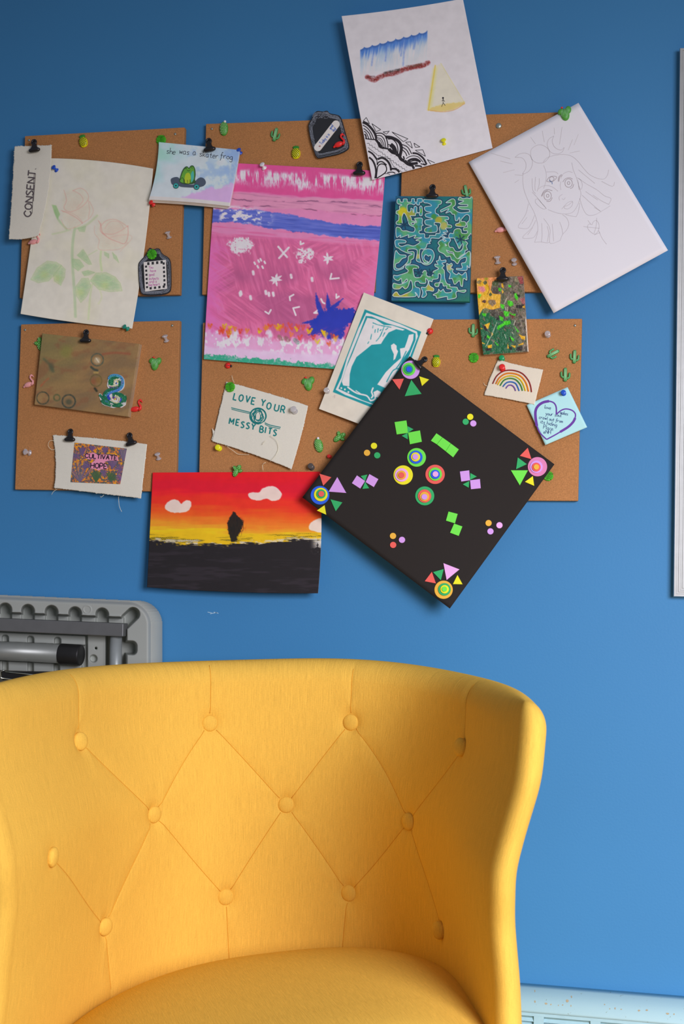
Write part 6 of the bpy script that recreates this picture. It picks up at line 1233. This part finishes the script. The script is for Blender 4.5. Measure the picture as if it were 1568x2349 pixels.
for k_i in range(60):
    a = 2*math.pi*k_i/60; r_ = 11.6*(1+.06*math.cos(a*2)); 
    if k_i % 6 == 0 and k_i not in (0,): r_ *= .80
    if abs(a-math.pi/2) < .06: r_ *= .8
    lf.append((r_*math.cos(a)*.98, r_*math.sin(a)*1.12))
LFm = mat('monstera_green', (66, 158, 30), .45, g=1.0, spec=.4); LFd = mat('monstera_groove', (34, 92, 22), .6)
gv = [tube_vf([(0, -11, 4.3), (0, 0, 4.5), (0, 10, 4.3)], .5, 5)]+[tube_vf([(sg_*1, y0, 4.4), (sg_*5, y0+2.6, 4.4), (sg_*9.6, y0+2.4+y0*.12, 4.1)], .6, 5) for y0 in (-7, -3.6, -.2, 3.4, 6.2) for sg_ in (-1, 1)]
make('monstera', [('leaf', ext(lf, 0.6, 4.2, .10), LFm, False, None), ('grooves', join_vf(gv), LFd, True, 'stuff'), ('needle', needle, NEEDLE, True, None)])
fl_body = join_vf([ell(-2, -6, 3.5, 11, 6.2, 4.6, 8), ell(-11, -8, 3, 5.5, 2.8, 2.6, 25)])
fl_neck = tube_vf([(6, -8, 3.5), (10.5, -5, 3.8), (11.5, 0, 4), (8.5, 4.5, 4), (6, 9, 4), (7, 13.5, 4), (10.5, 14.6, 4), (12.6, 12.5, 4)], [3.4, 3.2, 2.6, 2.2, 2.1, 2.3, 2.9, 2.0], 12)
make('flamingo', [('body', fl_body, PKm, True, None), ('neck', fl_neck, PKm, True, None), ('beak', tube_vf([(12.4, 12.6, 4), (14.4, 10.6, 4), (14.6, 8.6, 4)], [1.7, 1.3, .4], 8), PKm, True, None), ('needle', needle, NEEDLE, True, None)])
make('ladybug', [('shell', ell(0, 0, 1.5, 7.4, 7.4, 6), RDm, True, None), ('head', ell(-5.6, -5.0, 2.2, 3.6, 3.2, 2.8), CB, True, None), ('spot', ell(-1, 3.6, 5.6, 1.4, 1.4, .8, 0, 10, 6), CB, True, None), ('spot', ell(3.2, -1, 5.7, 1.4, 1.4, .8, 0, 10, 6), CB, True, None), ('spot', ell(-2.4, -2.0, 6.6, 1.2, 1.2, .7, 0, 10, 6), CB, True, None), ('wing_line', tube_vf([(-5, -4.6, 6.0), (0, 0, 7.7), (4.6, 4.6, 5.6)], .35, 5), CB, True, None)])
make('tack', [('tack_dome', lathe_vf([(6.6, 0), (6.8, .6), (6, 1.8), (4, 2.7), (1, 3.1)], 20), NAIL, True, None), ('needle', needle, NEEDLE, True, None)])
def pin(px, py, d, col, label, tilt=(.05, .1), sc_=1.0): 
    put('pin', 'push_pin', px, py, d, label, 'push pin', 0, tilt, 'plastic push pins', sc_, {'pin_head': col})
T1 = (.35, .45)
pin(130, 391, .017, BLm, 'blue push pin at the top left of the rose drawing', (-.35, .45), .95); pin(606, 386, .017, WHm, 'white push pin in the top edge of the pink painting', (-.25, .55)); pin(551, 352, .014, BLm, 'blue push pin just right of the frog card corner', (-.15, .6), .9)
pin(352, 470, .018, RDm, 'red push pin under the lower left corner of the frog card', (-.3, .3), .9); pin(293, 755, .017, TLm, 'teal push pin at the lower right corner of the rose drawing', (-.5, .4), .95); pin(1018, 330, .018, YLm, 'yellow push pin through the top white doodle sheet', (0, .55), .95)
pin(503, 1029, DB, YLm, 'yellow push pin below the folded corner of the MESSY BITS cloth', (0, .1), 1.12); pin(1151, 824, DB, GRm, 'green push pin between the abstract canvas and rainbow patch', (0, .1), 1.05); pin(1152, 847, .0155, RDm, 'red push pin through the top of the rainbow patch', (.0, .25), 1.15); pin(1292, 903, .0155, BLm, 'blue push pin through the top of the pale blue sticky note', (0, .1), .98)
for x, y, d, lb, tl, s_ in ((388, 546, DB, 'clear push pin drooping above the checkered jar cut-out', (-.25, 1.5), 1.1), (382, 783, DB, 'clear push pin at the top right of the lower left board', (-.2, 1.3), 1.1), (364, 1053, DB, 'clear push pin to the right of the CULTIVATE HOPE panel', (-.1, 1.3), 1.1), (68, 1039, DB, 'clear push pin left of the CULTIVATE HOPE panel', (-.35, .1), 1.15),
    (1141, 604, DB, 'tall clear push pin right of the teal maze canvas', (-.1, 1.6), 1.2), (1179, 606, DB, 'short clear push pin beside the abstract canvas clip', (0, .7), 1.05), (1256, 769, DB, 'clear push pin seen end-on at the top of the lower right board', (0, .1), 1.1), (751, 898, .022, 'clear push pin at the left edge of the cat linocut', (0, .1), 1.05), (676, 944, .017, 'clear push pin through the right side of the MESSY BITS cloth', (0, .25), 1.2)):
    pin(x, y, d, CLm, lb, tl, s_)
pin(715, 1073, DB, mat('smoky_plastic', (88, 80, 84), .2, trans=.3, spec=.5), 'smoky dark push pin above the sunset painting near the black square', (0, .2), 1.15)
pin(757, 1048, DB, RDm, 'red push pin mostly hidden behind the left edge of the black square', (-.2, .1), .7)
put('tack', 'metal_tack', 1143, 289, DB, 'round steel tack right of the doodle sheet', 'tack')
CG = 'black clips holding up the pictures'
for x, y, d, lb, rot, tl, s_ in ((80, 330, .026, 'black clip on the CONSENT cloth strip', 8, (.0, .1), .95), (480, 328, .0225, 'black clip at the top of the frog card', 10, (0, .1), 1.0), (825, 382, .018, 'black clip at the top right of the pink painting', 0, (0, .1), 1.0), (992, 434, .031, 'black clip at the top of the teal maze canvas', 0, (0, .1), 1.0),
    (1153, 624, .026, 'black clip at the top of the narrow abstract canvas', 0, (0, .1), 1.0), (972, 827, .0375, 'black clip on the top corner of the black square', -50, (0, .1), .95), (199, 766, .026, 'black clip at the top of the brown canvas', 0, (0, .1), .95), (163, 993, .018, 'left of the two black clips on the CULTIVATE HOPE panel', 0, (0, .1), .92), (299, 1002, .018, 'right, tilted clip of the two on the CULTIVATE HOPE panel', 17, (0, .1), .95)):
    put('clip', 'bulldog_clip', x, y, d+.001, lb, 'clip', rot, tl, CG, s_)
CA = 'cactus-shaped pins'
for x, y, d, lb, rot, s_ in ((632, 310, DB, 'green saguaro cactus pin on the top middle board left of the jar cut-out', -12, .95), (1069, 440, DB, 'green saguaro cactus pin above the corner of the teal maze canvas', 12, .92), (1085, 759, DB, 'green saguaro cactus pin left of the abstract canvas', 0, .95), (1268, 812, DB, 'green saguaro cactus pin leaning right above the others beside the rainbow patch', -62, .95), (1317, 819, DB, 'green saguaro cactus pin nearest the right edge of the lower board', -2, .95), (1296, 860, DB, 'green saguaro cactus pin just above the sticky note', 0, .98)):
    put('saguaro', 'cactus_pin', x, y, d, lb, 'pin', rot, (0, 0), CA, s_)
put('ovalcactus', 'cactus_pin', 514, 296, DB, 'oval dotted cactus pin with white flower above the frog card', 'pin', 2, (0, 0), CA, 1.0); put('ovalcactus', 'cactus_pin', 731, 1022, DB, 'oval dotted cactus pin left of the black square', 'pin', 16, (0, 0), CA, 1.02)
put('pear', 'cactus_pin', 778, 1003, DB, 'dotted prickly-pear pin touching the black square left edge', 'pin', -55, (0, 0), CA, .95); put('pear', 'cactus_pin', 543, 1080, .019, 'dotted prickly-pear pin at the top of the sunset painting', 'pin', -28, (0, 0), CA, .92); put('pear', 'cactus_pin', 92, 790, DB, 'dotted prickly-pear pin peeking out left of the brown canvas', 'pin', 10, (0, 0), CA, .95)
put('striped', 'cactus_pin', 707, 880, DB, 'striped heart-like cactus pin with red bud above the MESSY BITS cloth', 'pin', 8, (0, 0), CA, 1.0); put('striped', 'cactus_pin', 356, 834, DB, 'striped heart-like cactus pin right of the brown canvas', 'pin', -4, (0, 0), CA, .95); put('striped', 'cactus_pin', 1295, 261, .029, 'striped cactus pin at the top corner of the portrait sheet', 'pin', 12, (0, 0), CA, 1.0)
PG = 'pineapple pins'
put('pineapple', 'pineapple_pin', 192, 327, DB, 'yellow pineapple pin on the top left board', 'pin', 16, (0, 0), PG, .98); put('pineapple', 'pineapple_pin', 679, 353, DB, 'yellow pineapple pin below the saguaro pin, above the pink painting', 'pin', 3, (0, 0), PG, 1.0); put('pineapple', 'pineapple_pin', 1000, 831, DB, 'yellow pineapple pin right of the black square clip', 'pin', 0, (0, 0), PG, .95)
LG = 'monstera leaf pins'
for x, y, d, lb, rot in ((370, 322, DB, 'green leaf pin half hidden behind the top of the frog card', 0), (349, 584, .0200, 'green leaf pin on the neck of the checkered jar cut-out', 30), (528, 888, .0165, 'green leaf pin in the top left corner of the MESSY BITS cloth', 10), (1086, 821, DB, 'green leaf pin below the abstract canvas, left of the rainbow patch', 0), (1257, 1092, DB, 'green leaf pin peeking out behind the right corner of the black square', -20)): put('monstera', 'leaf_pin', x, y, d, lb, 'pin', rot, (0, 0), LG, .95)
FG = 'flamingo pins'; RF = {'body': RDm, 'neck': RDm, 'beak': RDm}
put('flamingo', 'flamingo_pin', 80, 550, .0185, 'pink flamingo pin below the CONSENT strip', 'pin', 0, (0, 0), FG, .95); put('flamingo', 'flamingo_pin', 67, 877, DB, 'pink flamingo pin left of the brown canvas', 'pin', 12, (0, 0), FG, .95); put('flamingo', 'flamingo_pin', 1150, 522, DB, 'pink flamingo pin whose tail shows beside the portrait sheet', 'pin', 0, (0, 0), FG, 1.0)
put('flamingo', 'flamingo_pin', 778, 326, .0205, 'red flamingo pin on the slanted-label jar cut-out', 'pin', 12, (0, 0), FG, 1.0, RF); put('flamingo', 'flamingo_pin', 313, 933, DB, 'red flamingo pin at the lower right of the brown canvas', 'pin', 0, (0, 0), FG, 1.0, RF)
BG = 'ladybird pins'
put('ladybug', 'ladybird_pin', 523, 839, DB, 'red ladybird pin under the lower edge of the pink painting', 'pin', 130, (0, 0), BG, .95); put('ladybug', 'ladybird_pin', 986, 760, .0215, 'red ladybird pin on the right edge of the cat linocut', 'pin', 0, (0, 0), BG, .98)
